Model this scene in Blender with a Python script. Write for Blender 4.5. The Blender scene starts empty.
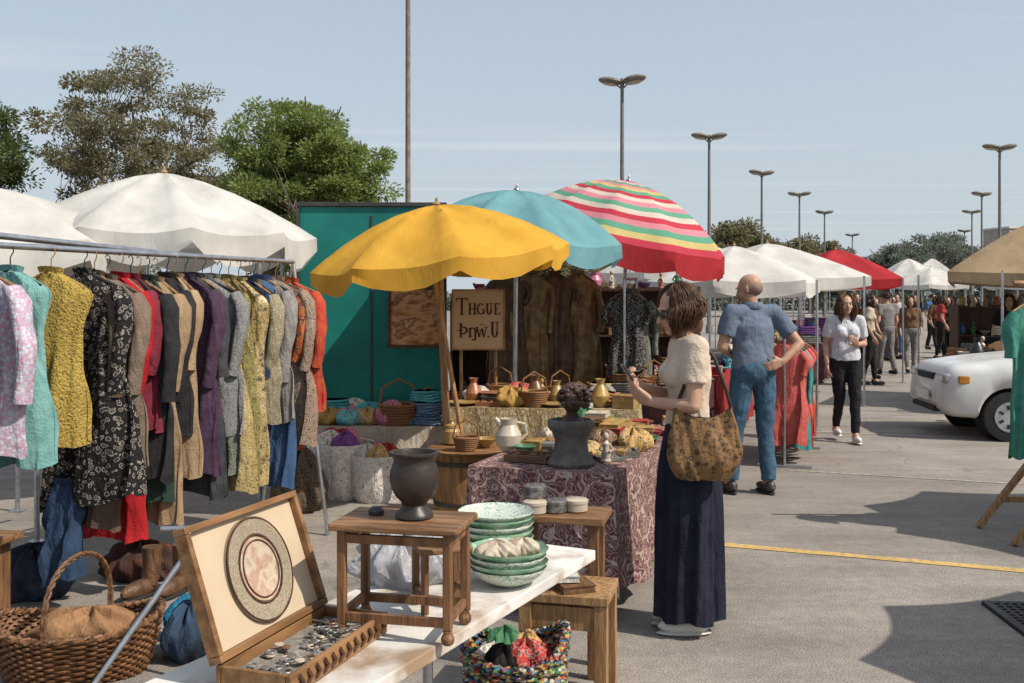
import bpy, bmesh, math, random
import numpy as np
from mathutils import Vector, Matrix, Euler
R=random.Random(11)
rad=math.radians
scn=bpy.context.scene
COL=scn.collection
# ------------------------------------------------------------ mesh builder
class MB:
    def __init__(s): s.v=[];s.f=[];s.m=[];s.mi=0
    def add(s,vs,fs):
        o=len(s.v); s.v+=[tuple(v) for v in vs]; s.f+=[tuple(i+o for i in f) for f in fs]; s.m+=[s.mi]*len(fs)
    def box(s,c,d,rz=0,rx=0,ry=0):
        M=Euler((rx,ry,rz)).to_matrix(); c=Vector(c)
        vs=[c+M@Vector((sx*d[0]/2,sy*d[1]/2,sz*d[2]/2)) for sx in(-1,1) for sy in(-1,1) for sz in(-1,1)]
        s.add(vs,[(0,1,3,2),(4,6,7,5),(0,4,5,1),(2,3,7,6),(0,2,6,4),(1,5,7,3)])
    def bar(s,p0,p1,w,h):
        p0=Vector(p0);p1=Vector(p1);d=(p1-p0).normalized()
        up=Vector((0,0,1)) if abs(d.z)<.95 else Vector((0,1,0))
        a=d.cross(up).normalized();b=a.cross(d)
        vs=[p+a*x*w/2+b*y*h/2 for p in(p0,p1) for x,y in((-1,-1),(1,-1),(1,1),(-1,1))]
        s.add(vs,[(3,2,1,0),(4,5,6,7),(0,1,5,4),(1,2,6,5),(2,3,7,6),(3,0,4,7)])
    def stroke(s,x0,z0,x1,z1,t,dep=.003,t1=None):
        t1=t1 or t; d=Vector((x1-x0,0,z1-z0)).normalized(); n=Vector((-d.z,0,d.x)); a=Vector((x0,0,z0)); b=Vector((x1,0,z1)); y=Vector((0,dep/2,0))
        vs=[a-n*t/2-y,a+n*t/2-y,b+n*t1/2-y,b-n*t1/2-y,a-n*t/2+y,a+n*t/2+y,b+n*t1/2+y,b-n*t1/2+y]
        s.add(vs,[(0,1,2,3),(7,6,5,4),(0,4,5,1),(1,5,6,2),(2,6,7,3),(3,7,4,0)])
    def tube(s,pts,rr,n=8,caps=True,flat=1.0):
        pts=[Vector(p) for p in pts]; m=len(pts)
        if not hasattr(rr,'__len__'): rr=[rr]*m
        vs=[];fs=[];a=None
        for i,p in enumerate(pts):
            d=(pts[min(i+1,m-1)]-pts[max(i-1,0)])
            if d.length<1e-9: d=Vector((0,0,1))
            d.normalize()
            if a is None:
                up=Vector((0,0,1)) if abs(d.z)<.9 else Vector((0,1,0))
                a=up.cross(d).normalized()
            else:
                a=(a-d*a.dot(d)); a.normalize()
            b=d.cross(a)
            for k in range(n):
                t=2*math.pi*k/n
                vs.append(p+a*math.cos(t)*rr[i]+b*math.sin(t)*rr[i]*flat)
        for i in range(m-1):
            for k in range(n):
                k2=(k+1)%n
                fs.append((i*n+k,i*n+k2,(i+1)*n+k2,(i+1)*n+k))
        if caps:
            fs.append(tuple(range(n-1,-1,-1))); fs.append(tuple((m-1)*n+k for k in range(n)))
        s.add(vs,fs)
    def lathe(s,prof,n=24,c=(0,0,0),sx=1,sy=1,caps=True,fn=None):
        vs=[];fs=[];m=len(prof)
        for i,(r,z) in enumerate(prof):
            for k in range(n):
                t=2*math.pi*k/n
                q=fn(t,i) if fn else 1
                vs.append((c[0]+math.cos(t)*r*sx*q,c[1]+math.sin(t)*r*sy*q,c[2]+z))
        for i in range(m-1):
            for k in range(n):
                k2=(k+1)%n; fs.append((i*n+k,i*n+k2,(i+1)*n+k2,(i+1)*n+k))
        if caps:
            fs.append(tuple(range(n-1,-1,-1))); fs.append(tuple((m-1)*n+k for k in range(n)))
        s.add(vs,fs)
    def ell(s,c,r,n=14,m=9,M=None):
        c=Vector(c); M=M or Matrix.Identity(3)
        vs=[c+M@Vector((0,0,-r[2]))]
        for i in range(1,m):
            p=-math.pi/2+math.pi*i/m
            for k in range(n):
                t=2*math.pi*k/n
                vs.append(c+M@Vector((math.cos(t)*math.cos(p)*r[0],math.sin(t)*math.cos(p)*r[1],math.sin(p)*r[2])))
        vs.append(c+M@Vector((0,0,r[2]))); fs=[]
        for k in range(n): fs.append((0,1+(k+1)%n,1+k))
        for i in range(m-2):
            for k in range(n):
                k2=(k+1)%n;a=1+i*n; fs.append((a+k,a+k2,a+n+k2,a+n+k))
        a=1+(m-2)*n; L=len(vs)-1
        for k in range(n): fs.append((a+k,a+(k+1)%n,L))
        s.add(vs,fs)
    def cap(s,p0,r0,p1,r1,n=12,f0=False,f1=False,flat=1.0):
        p0=Vector(p0);p1=Vector(p1);d=(p1-p0);L=d.length
        d=d/L if L>1e-6 else Vector((0,0,1))
        pts=[];rr=[]
        if f0: pts.append(p0);rr.append(r0)
        else:
            for a in(85,60,35,12): pts.append(p0-d*r0*math.sin(rad(a)));rr.append(r0*math.cos(rad(a)))
        for t in(.33,.66): pts.append(p0.lerp(p1,t));rr.append(r0+(r1-r0)*t)
        if f1: pts.append(p1);rr.append(r1)
        else:
            for a in(12,35,60,85): pts.append(p1+d*r1*math.sin(rad(a)));rr.append(r1*math.cos(rad(a)))
        s.tube(pts,rr,n,flat=flat)
    def grid(s,fn,nu,nv,cu=False):
        vs=[fn(i/nu,j/nv) for j in range(nv+1) for i in range(nu if cu else nu+1)]
        w=nu if cu else nu+1; fs=[]
        for j in range(nv):
            for i in range(nu):
                i2=(i+1)%w; fs.append((j*w+i,j*w+i2,(j+1)*w+i2,(j+1)*w+i))
        s.add(vs,fs)
def props(o,label=None,cat=None,group=None,kind=None):
    if label:o["label"]=label
    if cat:o["category"]=cat
    if group:o["group"]=group
    if kind:o["kind"]=kind
def mk(mb,name,mats,parent=None,smooth=True,label=None,cat=None,group=None,kind=None,loc=(0,0,0),rz=0,rot=None,bevel=0,ang=40,solid=0,attr=None):
    me=bpy.data.meshes.new(name); me.from_pydata(mb.v,[],mb.f)
    if not isinstance(mats,(list,tuple)): mats=[mats]
    for m in mats: me.materials.append(m)
    me.polygons.foreach_set('material_index',mb.m)
    if attr:
        at=me.attributes.new('band','FLOAT','POINT'); at.data.foreach_set('value',attr)
    me.update()
    if smooth:
        me.polygons.foreach_set('use_smooth',[True]*len(me.polygons))
        try: me.set_sharp_from_angle(angle=rad(ang))
        except Exception: pass
    o=bpy.data.objects.new(name,me); COL.objects.link(o)
    if parent: o.parent=parent
    o.location=loc; o.rotation_euler=rot if rot else (0,0,rz)
    props(o,label,cat,group,kind)
    if solid:
        m=o.modifiers.new('s','SOLIDIFY'); m.thickness=solid; m.offset=0
    if bevel:
        m=o.modifiers.new('b','BEVEL'); m.width=bevel; m.segments=2; m.limit_method='ANGLE'
    return o
def E(name,loc,rz=0,label=None,cat=None,group=None):
    o=bpy.data.objects.new(name,None); COL.objects.link(o); o.location=loc; o.rotation_euler=(0,0,rz); o.empty_display_size=.1
    props(o,label,cat,group); return o
# ------------------------------------------------------------ materials
MC={}
def mat(name,c,c2=None,scale=8,rough=.75,metal=0,bump=0,bscale=80,pat='noise',st=(1,1,1),lo=.35,hi=.65,tr=0,cols=None,spec=None,rot=(0,0,0),detail=5,coord='Object',warp=.9,wrink=0):
    if name in MC: return MC[name]
    m=bpy.data.materials.new(name); m.use_nodes=True; MC[name]=m
    nt=m.node_tree; N=nt.nodes; L=nt.links; b=N['Principled BSDF']; out=N['Material Output']
    b.inputs['Roughness'].default_value=rough; b.inputs['Metallic'].default_value=metal
    b.inputs['Specular IOR Level'].default_value=.3 if spec is None else spec
    c2=c2 or tuple(x*.6 for x in c)
    tc=N.new('ShaderNodeTexCoord'); mp=N.new('ShaderNodeMapping'); mp.inputs['Scale'].default_value=st; mp.inputs['Rotation'].default_value=rot
    L.new(tc.outputs[coord],mp.inputs[0]); V=mp.outputs[0]
    rp=N.new('ShaderNodeValToRGB'); e=rp.color_ramp.elements
    if pat=='noise':
        t=N.new('ShaderNodeTexNoise'); t.inputs['Scale'].default_value=scale; t.inputs['Detail'].default_value=detail; L.new(V,t.inputs['Vector']); f=t.outputs['Fac']
    elif pat=='wave':
        t=N.new('ShaderNodeTexWave'); t.inputs['Scale'].default_value=scale; t.inputs['Distortion'].default_value=2.5; t.inputs['Detail'].default_value=3; L.new(V,t.inputs['Vector']); f=t.outputs['Fac']
    elif pat in('rings','floral'):
        wn=N.new('ShaderNodeTexNoise'); wn.inputs['Scale'].default_value=scale*1.3; wn.inputs['Detail'].default_value=3; L.new(V,wn.inputs['Vector'])
        wa=N.new('ShaderNodeVectorMath'); wa.operation='MULTIPLY_ADD'; k=warp/scale; wa.inputs[1].default_value=(k,k,k); L.new(wn.outputs['Color'],wa.inputs[0]); L.new(V,wa.inputs[2])
        t=N.new('ShaderNodeTexVoronoi'); t.feature='F1'; t.inputs['Scale'].default_value=scale; L.new(wa.outputs[0],t.inputs['Vector'])
        w=N.new('ShaderNodeMath'); w.operation='MULTIPLY'; w.inputs[1].default_value=14 if pat=='rings' else 7
        w2=N.new('ShaderNodeMath'); w2.operation='SINE'; w3=N.new('ShaderNodeMath'); w3.operation='MULTIPLY_ADD'; w3.inputs[1].default_value=.5; w3.inputs[2].default_value=.5
        L.new(t.outputs['Distance'],w.inputs[0]); L.new(w.outputs[0],w2.inputs[0]); L.new(w2.outputs[0],w3.inputs[0]); f=w3.outputs[0]
    elif pat=='cells':
        t=N.new('ShaderNodeTexVoronoi'); t.feature='F1'; t.inputs['Scale'].default_value=scale; L.new(V,t.inputs['Vector'])
        sp=N.new('ShaderNodeSeparateColor'); L.new(t.outputs['Color'],sp.inputs[0]); f=sp.outputs[0]
    elif pat=='band':
        t=N.new('ShaderNodeAttribute'); t.attribute_name='band'; f=t.outputs['Fac']
    if cols:
        rp.color_ramp.interpolation='CONSTANT' if pat in('cells','band') else 'LINEAR'
        n=len(cols)
        for i,cc in enumerate(cols):
            pos=i/n if pat in('cells','band') else lo+(hi-lo)*i/(n-1)
            if i<2: el=e[i]; el.position=pos
            else: el=e.new(pos)
            el.color=(*cc,1)
    else:
        e[0].position=lo;e[1].position=hi; e[0].color=(*c,1); e[1].color=(*c2,1)
    L.new(f,rp.inputs[0])
    n2=N.new('ShaderNodeTexNoise'); n2.inputs['Scale'].default_value=2.7; n2.inputs['Detail'].default_value=6; L.new(tc.outputs['Object'],n2.inputs['Vector'])
    r2=N.new('ShaderNodeMapRange'); r2.inputs[1].default_value=.3; r2.inputs[2].default_value=.7; r2.inputs[3].default_value=.8; r2.inputs[4].default_value=1.1; L.new(n2.outputs['Fac'],r2.inputs[0])
    mx=N.new('ShaderNodeVectorMath'); mx.operation='SCALE'; L.new(rp.outputs[0],mx.inputs[0]); L.new(r2.outputs[0],mx.inputs['Scale'])
    L.new(mx.outputs[0],b.inputs['Base Color'])
    nrm=None
    if wrink:
        wm=N.new('ShaderNodeMapping'); wm.inputs['Scale'].default_value=(1,1,.35); L.new(tc.outputs['Object'],wm.inputs[0])
        nw=N.new('ShaderNodeTexNoise'); nw.inputs['Scale'].default_value=9; nw.inputs['Detail'].default_value=3; nw.inputs['Distortion'].default_value=1.2; L.new(wm.outputs[0],nw.inputs['Vector'])
        bw=N.new('ShaderNodeBump'); bw.inputs['Strength'].default_value=wrink; bw.inputs['Distance'].default_value=.06; L.new(nw.outputs['Fac'],bw.inputs['Height']); nrm=bw
    if bump:
        nb=N.new('ShaderNodeTexNoise'); nb.inputs['Scale'].default_value=bscale; nb.inputs['Detail'].default_value=4; L.new(V,nb.inputs['Vector'])
        bp=N.new('ShaderNodeBump'); bp.inputs['Strength'].default_value=bump; bp.inputs['Distance'].default_value=.02; L.new(nb.outputs['Fac'],bp.inputs['Height'])
        if nrm: L.new(nrm.outputs[0],bp.inputs['Normal'])
        nrm=bp
    if nrm: L.new(nrm.outputs[0],b.inputs['Normal'])
    if tr:
        ts=N.new('ShaderNodeBsdfTranslucent'); L.new(mx.outputs[0],ts.inputs[0]); ms=N.new('ShaderNodeMixShader'); ms.inputs[0].default_value=tr
        L.new(b.outputs[0],ms.inputs[1]); L.new(ts.outputs[0],ms.inputs[2]); L.new(ms.outputs[0],out.inputs[0])
    return m
def fab(name,c,c2=None,**k):
    d=dict(scale=14,rough=.9,bump=.3,bscale=90,spec=.15,wrink=.5); d.update(k); return mat(name,c,c2,**d)
def canv(name,c,c2=None,**k):
    d=dict(scale=3,rough=.85,bump=.05,bscale=60,spec=.2,wrink=.12,tr=.25); d.update(k); return mat(name,c,c2,**d)
WOOD=mat('wood_mid',(.25,.13,.06),(.1,.05,.024),scale=5,st=(9,9,1),rough=.55,bump=.25,bscale=20)
WOODL=mat('wood_light',(.42,.25,.12),(.22,.12,.05),scale=5,st=(9,9,1),rough=.6,bump=.25,bscale=20)
WOODH=mat('wood_side',(.3,.16,.075),(.12,.062,.03),scale=5,st=(1,9,9),rough=.5,bump=.25,bscale=20)
WOODD=mat('wood_dark',(.1,.05,.028),(.05,.025,.015),scale=5,st=(9,9,1),rough=.5,bump=.2,bscale=20)
METAL=mat('tube_steel',(.55,.56,.58),(.4,.41,.43),scale=20,rough=.35,metal=.9)
DMETAL=mat('dark_metal',(.06,.06,.06),(.09,.085,.08),rough=.5,metal=.6)
GREYM=mat('grey_paint',(.2,.19,.18),(.15,.14,.13),rough=.6)
WHITE=mat('white_paint',(.7,.69,.66),(.56,.54,.5),scale=5,rough=.5,bump=.1)
BLACK=mat('black_rubber',(.02,.02,.02),(.03,.03,.03),rough=.8)
TENTW=canv('tent_white',(.68,.66,.62),(.6,.585,.55))
SKIN=mat('skin',(.52,.31,.22),(.44,.25,.17),scale=18,rough=.5,bump=.05,bscale=200,spec=.4)
SKIN2=mat('skin_tan',(.46,.27,.185),(.38,.21,.14),scale=18,rough=.5,bump=.05,bscale=200,spec=.4)
# ------------------------------------------------------------ world, sun, camera
w=bpy.data.worlds.new("World"); scn.world=w; w.use_nodes=True
nt=w.node_tree; bg=nt.nodes['Background']; sky=nt.nodes.new('ShaderNodeTexSky'); sky.sky_type='NISHITA'; sky.sun_disc=False
SE,SR=47,116
sky.sun_elevation=rad(SE); sky.sun_rotation=rad(SR); sky.dust_density=2.0; sky.air_density=1.1; sky.ozone_density=1.2
NW=nt.nodes; LW=nt.links
tc=NW.new('ShaderNodeTexCoord'); sx=NW.new('ShaderNodeSeparateXYZ'); LW.new(tc.outputs['Generated'],sx.inputs[0])
hz=NW.new('ShaderNodeMapRange'); hz.inputs[1].default_value=0; hz.inputs[2].default_value=.42; hz.inputs[3].default_value=.92; hz.inputs[4].default_value=.5; LW.new(sx.outputs[2],hz.inputs[0])
m0=NW.new('ShaderNodeMix'); m0.data_type='RGBA'; m0.inputs[7].default_value=(3.75,4.25,4.7,1); LW.new(hz.outputs[0],m0.inputs[0]); LW.new(sky.outputs[0],m0.inputs[6])
dv=NW.new('ShaderNodeMath'); dv.operation='MAXIMUM'; dv.inputs[1].default_value=.05; LW.new(sx.outputs[2],dv.inputs[0])
iv=NW.new('ShaderNodeMath'); iv.operation='DIVIDE'; iv.inputs[0].default_value=1; LW.new(dv.outputs[0],iv.inputs[1])
pl=NW.new('ShaderNodeVectorMath'); pl.operation='SCALE'; LW.new(tc.outputs['Generated'],pl.inputs[0]); LW.new(iv.outputs[0],pl.inputs['Scale'])
mp=NW.new('ShaderNodeMapping'); mp.inputs['Rotation'].default_value=(0,0,rad(-48)); mp.inputs['Scale'].default_value=(.22,1.7,1); mp.inputs['Location'].default_value=(.4,.9,0); LW.new(pl.outputs[0],mp.inputs[0])
nz=NW.new('ShaderNodeTexNoise'); nz.inputs['Scale'].default_value=.8; nz.inputs['Detail'].default_value=8; LW.new(mp.outputs[0],nz.inputs['Vector'])
cr=NW.new('ShaderNodeMapRange'); cr.inputs[1].default_value=.54; cr.inputs[2].default_value=.8; cr.inputs[3].default_value=0; cr.inputs[4].default_value=.65; LW.new(nz.outputs['Fac'],cr.inputs[0])
mx=NW.new('ShaderNodeMix'); mx.data_type='RGBA'; mx.inputs[7].default_value=(5.0,5.25,5.5,1)
LW.new(cr.outputs[0],mx.inputs[0]); LW.new(m0.outputs[2],mx.inputs[6]); LW.new(mx.outputs[2],bg.inputs[0]); bg.inputs[1].default_value=.15
sd=Vector((math.sin(rad(SR))*math.cos(rad(SE)),math.cos(rad(SR))*math.cos(rad(SE)),math.sin(rad(SE))))
sl=bpy.data.lights.new('sun','SUN'); sl.energy=4.9; sl.angle=rad(.5); sl.color=(1,.92,.8)
so=bpy.data.objects.new('sun',sl); COL.objects.link(so); so.rotation_euler=sd.to_track_quat('Z','Y').to_euler(); so.location=(5,-5,10)
cam=bpy.data.cameras.new('camera'); co=bpy.data.objects.new('camera',cam); COL.objects.link(co); scn.camera=co
co.location=(0,0,1.62); co.rotation_euler=(rad(90),0,0); cam.lens=35; cam.sensor_width=36; cam.shift_y=-.0425; cam.clip_end=3000; cam.clip_start=.05
scn.view_settings.view_transform='Standard'; scn.view_settings.look='None'; scn.view_settings.exposure=0
U=Vector((.37,.929,0)); VV=Vector((.929,-.37,0)); RU=math.atan2(-.37,.929)
# ------------------------------------------------------------ ground
def ground_mat():
    m=bpy.data.materials.new('asphalt'); m.use_nodes=True; nt=m.node_tree; N=nt.nodes; L=nt.links; b=N['Principled BSDF']
    tc=N.new('ShaderNodeTexCoord'); O=tc.outputs['Object']
    def noise(s,d=5,st=None):
        n=N.new('ShaderNodeTexNoise'); n.inputs['Scale'].default_value=s; n.inputs['Detail'].default_value=d
        if st:
            q=N.new('ShaderNodeMapping'); q.inputs['Scale'].default_value=st; q.inputs['Rotation'].default_value=(0,0,rad(-22)); L.new(O,q.inputs[0]); L.new(q.outputs[0],n.inputs['Vector'])
        else: L.new(O,n.inputs['Vector'])
        return n.outputs['Fac']
    def mr(f,a,b_,c,d):
        r=N.new('ShaderNodeMapRange'); r.inputs[1].default_value=a;r.inputs[2].default_value=b_;r.inputs[3].default_value=c;r.inputs[4].default_value=d; L.new(f,r.inputs[0]); return r.outputs[0]
    def mul(a,b_):
        r=N.new('ShaderNodeMath'); r.operation='MULTIPLY'; L.new(a,r.inputs[0]); L.new(b_,r.inputs[1]); return r.outputs[0]
    f=mul(mul(mr(noise(120,4),.3,.7,.5,1.5),mr(noise(1.3,9),.3,.7,.82,1.15)),mul(mr(noise(.22,4),.35,.65,.86,1.12),mr(noise(2.2,5,(.25,2.2,1)),.35,.7,1.08,.86)))
    f=mul(f,mr(noise(14,6),.35,.7,.9,1.1))
    nd=N.new('ShaderNodeTexNoise'); nd.inputs['Scale'].default_value=1.5; nd.inputs['Detail'].default_value=7; L.new(O,nd.inputs['Vector'])
    va=N.new('ShaderNodeVectorMath'); va.operation='MULTIPLY_ADD'; va.inputs[1].default_value=(1,1,0); L.new(nd.outputs['Color'],va.inputs[0]); L.new(O,va.inputs[2])
    vo=N.new('ShaderNodeTexVoronoi'); vo.feature='DISTANCE_TO_EDGE'; vo.inputs['Scale'].default_value=.17; L.new(va.outputs[0],vo.inputs['Vector'])
    f=mul(f,mr(vo.outputs['Distance'],.0,.0035,.72,1))
    sp=mr(noise(.9,2),.64,.74,1,.8); f=mul(f,sp)
    mx=N.new('ShaderNodeVectorMath'); mx.operation='SCALE'; mx.inputs[0].default_value=(.262,.234,.206); L.new(f,mx.inputs['Scale']); L.new(mx.outputs[0],b.inputs['Base Color'])
    b.inputs['Roughness'].default_value=.88; b.inputs['Specular IOR Level'].default_value=.25
    bp=N.new('ShaderNodeBump'); bp.inputs['Strength'].default_value=.6; bp.inputs['Distance'].default_value=.01; L.new(noise(120,4),bp.inputs['Height']); L.new(bp.outputs[0],b.inputs['Normal'])
    return m
g=MB(); g.add([(-1500,-50,0),(1500,-50,0),(1500,2500,0),(-1500,2500,0)],[(0,1,2,3)])
mk(g,'ground',ground_mat(),kind='structure',smooth=False)
def strip(name,p0,p1,wd,m,z=.004,nseg=60,jit=.006):
    p0=Vector((*p0,0));p1=Vector((*p1,0));d=(p1-p0).normalized();n=Vector((-d.y,d.x,0)); mb=MB(); rr=random.Random(3)
    a=[];b=[]
    for i in range(nseg+1):
        p=p0.lerp(p1,i/nseg); j=rr.uniform(-jit,jit); k=rr.uniform(-jit,jit)
        a.append(p+n*(wd/2+j)+Vector((0,0,z))); b.append(p-n*(wd/2+k)+Vector((0,0,z)))
    n_=nseg+1
    mb.add(a+b,[(i,n_+i,n_+i+1,i+1) for i in range(nseg)])
    return mk(mb,name,m,kind='structure',smooth=False)
YEL=mat('yellow_line',(.58,.38,.12),(.3,.25,.17),scale=30,lo=.46,hi=.68,rough=.8)
WLN=mat('white_line',(.42,.39,.35),(.27,.245,.215),scale=22,lo=.4,hi=.6,rough=.8)
strip('yellow_road_marking',(-.9,7.4),(9,3.64),.09,YEL)
strip('faded_road_marking',(2.6,9.35),(14,5.0),.05,WLN)
strip('white_road_marking',(3.3,12.2),(9.5,10.0),.08,WLN)
strip('white_road_marking',(5.5,19),(12,16.5),.08,WLN)
strip('white_road_marking',(7.2,25),(14,22.5),.08,WLN)
gm=MB()
for i in range(13): gm.box((0,-.27+.045*i,0),(.5,.016,.012))
for i in range(12): gm.box((-.24+.0436*i,0,.001),(.014,.56,.011))
for sx_ in(-1,1): gm.box((sx_*.26,0,0),(.03,.6,.014))
for sy in(-1,1): gm.box((0,sy*.285,0),(.55,.03,.013))
gr=E('drain_grate',(2.74,4.95,.012),rad(-4),'black cast iron drain grate set in the asphalt','drain')
mk(gm,'grate',DMETAL,gr,smooth=False)
pm=MB(); pm.box((0,0,-.0095),(.56,.6,.004)); mk(pm,'pit_shade_plate',BLACK,gr,smooth=False)  # flat black plate, colour stands in for the shade below the bars
# ------------------------------------------------------------ canopies & umbrellas
def umbrella(loc,r,rim,apex,m,name='market_umbrella',n=8,val=.12,scal=0,tilt=(0,0,0),pole=True,polem=WOODL,pr=.022,label='',cat='umbrella',group=None,valm=None,sag=.05,ph=0,ribs=True,posts=None,postm=METAL,lean=(0,0),ex=1.8):
    root=E(name,(loc[0],loc[1],0),0,label,cat,group)
    M=Euler(tilt).to_matrix(); H=apex-rim; c=Vector((0,0,rim))
    k=6; NU=n*k; NV=16
    def P(a,t):
        u=a*n; fr=u-math.floor(u); seg=math.pi*2/n; th=math.floor(u)*seg+ph
        p0=Vector((math.cos(th),math.sin(th),0)); p1=Vector((math.cos(th+seg),math.sin(th+seg),0))
        q=p0.lerp(p1,fr); s=4*fr*(1-fr)
        rr_=1-.05*s*t
        z=H*(1-t**ex) - sag*s*math.sin(math.pi*min(1,t*.75))+.002*math.sin(a*97+t*31)
        return c+M@Vector((q.x*r*t*rr_,q.y*r*t*rr_,z)),s
    mb=MB()
    mb.grid(lambda a,t:P(a,.02+.98*t)[0],NU,NV,True)
    mb.mi=1
    mb.grid(lambda a,t:P(a,1.0)[0]+Vector((0,0,-1))*t*(val*(1+scal*(P(a,1.)[1]-.4)))+Vector((.01*math.sin(a*n*19),.01*math.cos(a*n*17),0))*t,NU,3,True)
    at=[.02+.98*j/NV for j in range(NV+1) for i in range(NU)]+[1.0]*(NU*4)
    mk(mb,'canopy',[m,valm or m],root,ang=70,attr=at)
    top=c+M@Vector((0,0,H))
    fb=MB(); fb.lathe([(.005,0),(.03,.005),(.025,.02),(.01,.03),(.011,.05),(.004,.06)],12,c=top); mk(fb,'finial',polem,root)
    if pole:
        pb=MB(); pb.tube([(lean[0],lean[1],0.02),top*1.0+Vector((0,0,-.02))],[pr,pr*.9],12); mk(pb,'pole',polem,root)
    if ribs:
        for i in range(n):
            rb=MB(); a=(i+.001)/n; pts=[P(a,t)[0]-Vector((0,0,.015)) for t in(.04,.3,.6,.8,.99)]; rb.tube(pts,.007,6)
            q=P(a,.55)[0]-Vector((0,0,.02)); rb.tube([top+M@Vector((0,0,-H-.05)),q],.005,6); mk(rb,'rib',polem,root)
    for p in (posts or []):
        pb=MB(); pb.tube([(p[0],p[1],0),(p[0],p[1],rim)],.018,10); pb.box((p[0],p[1],.006),(.09,.09,.012)); mk(pb,'post',postm,root)
    return root
YF=canv('yellow_canvas',(.76,.43,.06),(.7,.38,.045),tr=.3)
TF=canv('teal_canvas',(.19,.4,.43),(.15,.34,.38))
rd,cm_,pk,gn,yl=(.52,.05,.08),(.64,.54,.46),(.66,.25,.3),(.13,.36,.24),(.6,.48,.2)
st=[rd,pk,cm_,gn,pk,yl,gn,rd,cm_,pk,gn,cm_,rd,pk,gn,yl,rd]
SF=canv('striped_canvas',(.5,.1,.1),cols=st,pat='band')
RF=canv('red_canvas',(.46,.035,.045),(.4,.028,.035))
BF=canv('beige_canvas',(.4,.29,.18),(.33,.235,.14),tr=.2)
u=umbrella((-.53,7.6),1.0,1.93,2.33,YF,tilt=(rad(3),rad(-6.5),0),ph=rad(10),label='yellow canvas market umbrella on a wooden pole in a tub',val=.12,scal=.5,lean=(.06,0),pr=.03,sag=.06)
sb=MB(); sb.tube([(-.05,-.1,1.75),(.18,-.05,.4)],.018,8); mk(sb,'strut',WOODL,u)
umbrella((.02,8.9),1.0,2.15,2.58,TF,tilt=(rad(4),rad(3),0),ph=rad(22),label='pale teal market umbrella beside the yellow one',polem=METAL,val=.14,scal=.5,ex=2)
umbrella((1.06,10.0),1.12,2.24,2.8,SF,tilt=(rad(7),rad(11),0),n=10,ph=rad(5),label='red green and white striped market umbrella, tilted',polem=METAL,valm=RF,val=.2,scal=.3,sag=.015,ex=1.9)
umbrella((-2.9,8.3),1.25,2.13,2.66,TENTW,name='canopy_tent',label='white scalloped canopy with a pointed top over clothes racks',cat='canopy',group='white canopies',val=.16,scal=.8,ph=rad(10),pole=False,posts=[(-.85,-.75),(.95,-.6),(.8,.8),(-.8,.8)],sag=.06,ex=1.5,n=10)
umbrella((-4.05,7.3),1.3,2.02,2.46,TENTW,name='canopy_tent',label='white canopy with hanging edge next to a taller one',cat='canopy',group='white canopies',val=.18,scal=.5,ph=rad(20),pole=False,posts=[(-.8,.8),(.9,.7),(.9,-.7)],sag=.06)
GB=canv('grey_canvas',(.3,.3,.3),(.24,.24,.24),tr=.2)
for i,(x,y,r,rim,ap,m,l) in enumerate([(2.9,13,1.15,1.84,2.3,TENTW,'white stall canopy with sloping roof'),(4.1,16,1.6,1.95,2.5,TENTW,'white stall canopy with sloping roof'),(3.2,18.5,1.6,2.1,2.75,TENTW,'white stall canopy with sloping roof'),
    (6.5,20,1.35,2.0,2.6,RF,'red stall canopy with sloping roof'),(8.4,26,1.5,2.05,2.7,TENTW,'white stall canopy with sloping roof'),(7.6,30,1.7,2.2,2.9,BF,'beige stall canopy with sloping roof'),
    (19.9,50,1.6,2.6,3.6,TENTW,'white pointed pavilion tent far down the market'),(23.2,55,1.8,2.6,3.8,TENTW,'white pointed pavilion tent far down the market'),(13.6,40,1.7,2.2,3.0,BF,'beige stall canopy along the lane'),
    (8.1,15,1.95,2.0,2.85,BF,'beige stall canopy with sagging roof'),(14.2,25,1.9,2.1,2.9,BF,'beige stall canopy with sagging roof'),(17.5,33,2.1,2.1,3.0,TENTW,'white stall canopy with sloping roof'),(18.5,44,1.8,2.2,3.,TENTW,'white stall canopy with sloping roof'),(11.3,36,1.6,2.1,2.8,GB,'grey stall canopy along the lane'),(12.3,44,1.7,2.2,3.0,RF,'red stall canopy along the lane')]):
    q=r*.72
    umbrella((x,y),r,rim,ap,m,name='stall_canopy',label=l,cat='canopy',group='stall canopies along the market street',val=.16,scal=.3,ph=rad(45+20-5*i),n=4 if i%2 else 6,pole=False,posts=[(-q,-q),(q,-q),(q,q),(-q,q)],ribs=False,ex=1.3)
umbrella((5.55,6.35),1.2,2.1,2.5,BF,label='beige market umbrella beside a clothes stand',ph=.3)
umbrella((4.45,3.5),1.15,2.1,2.5,YF,label='yellow market umbrella standing on the asphalt',ph=.7,scal=.5)
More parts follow.
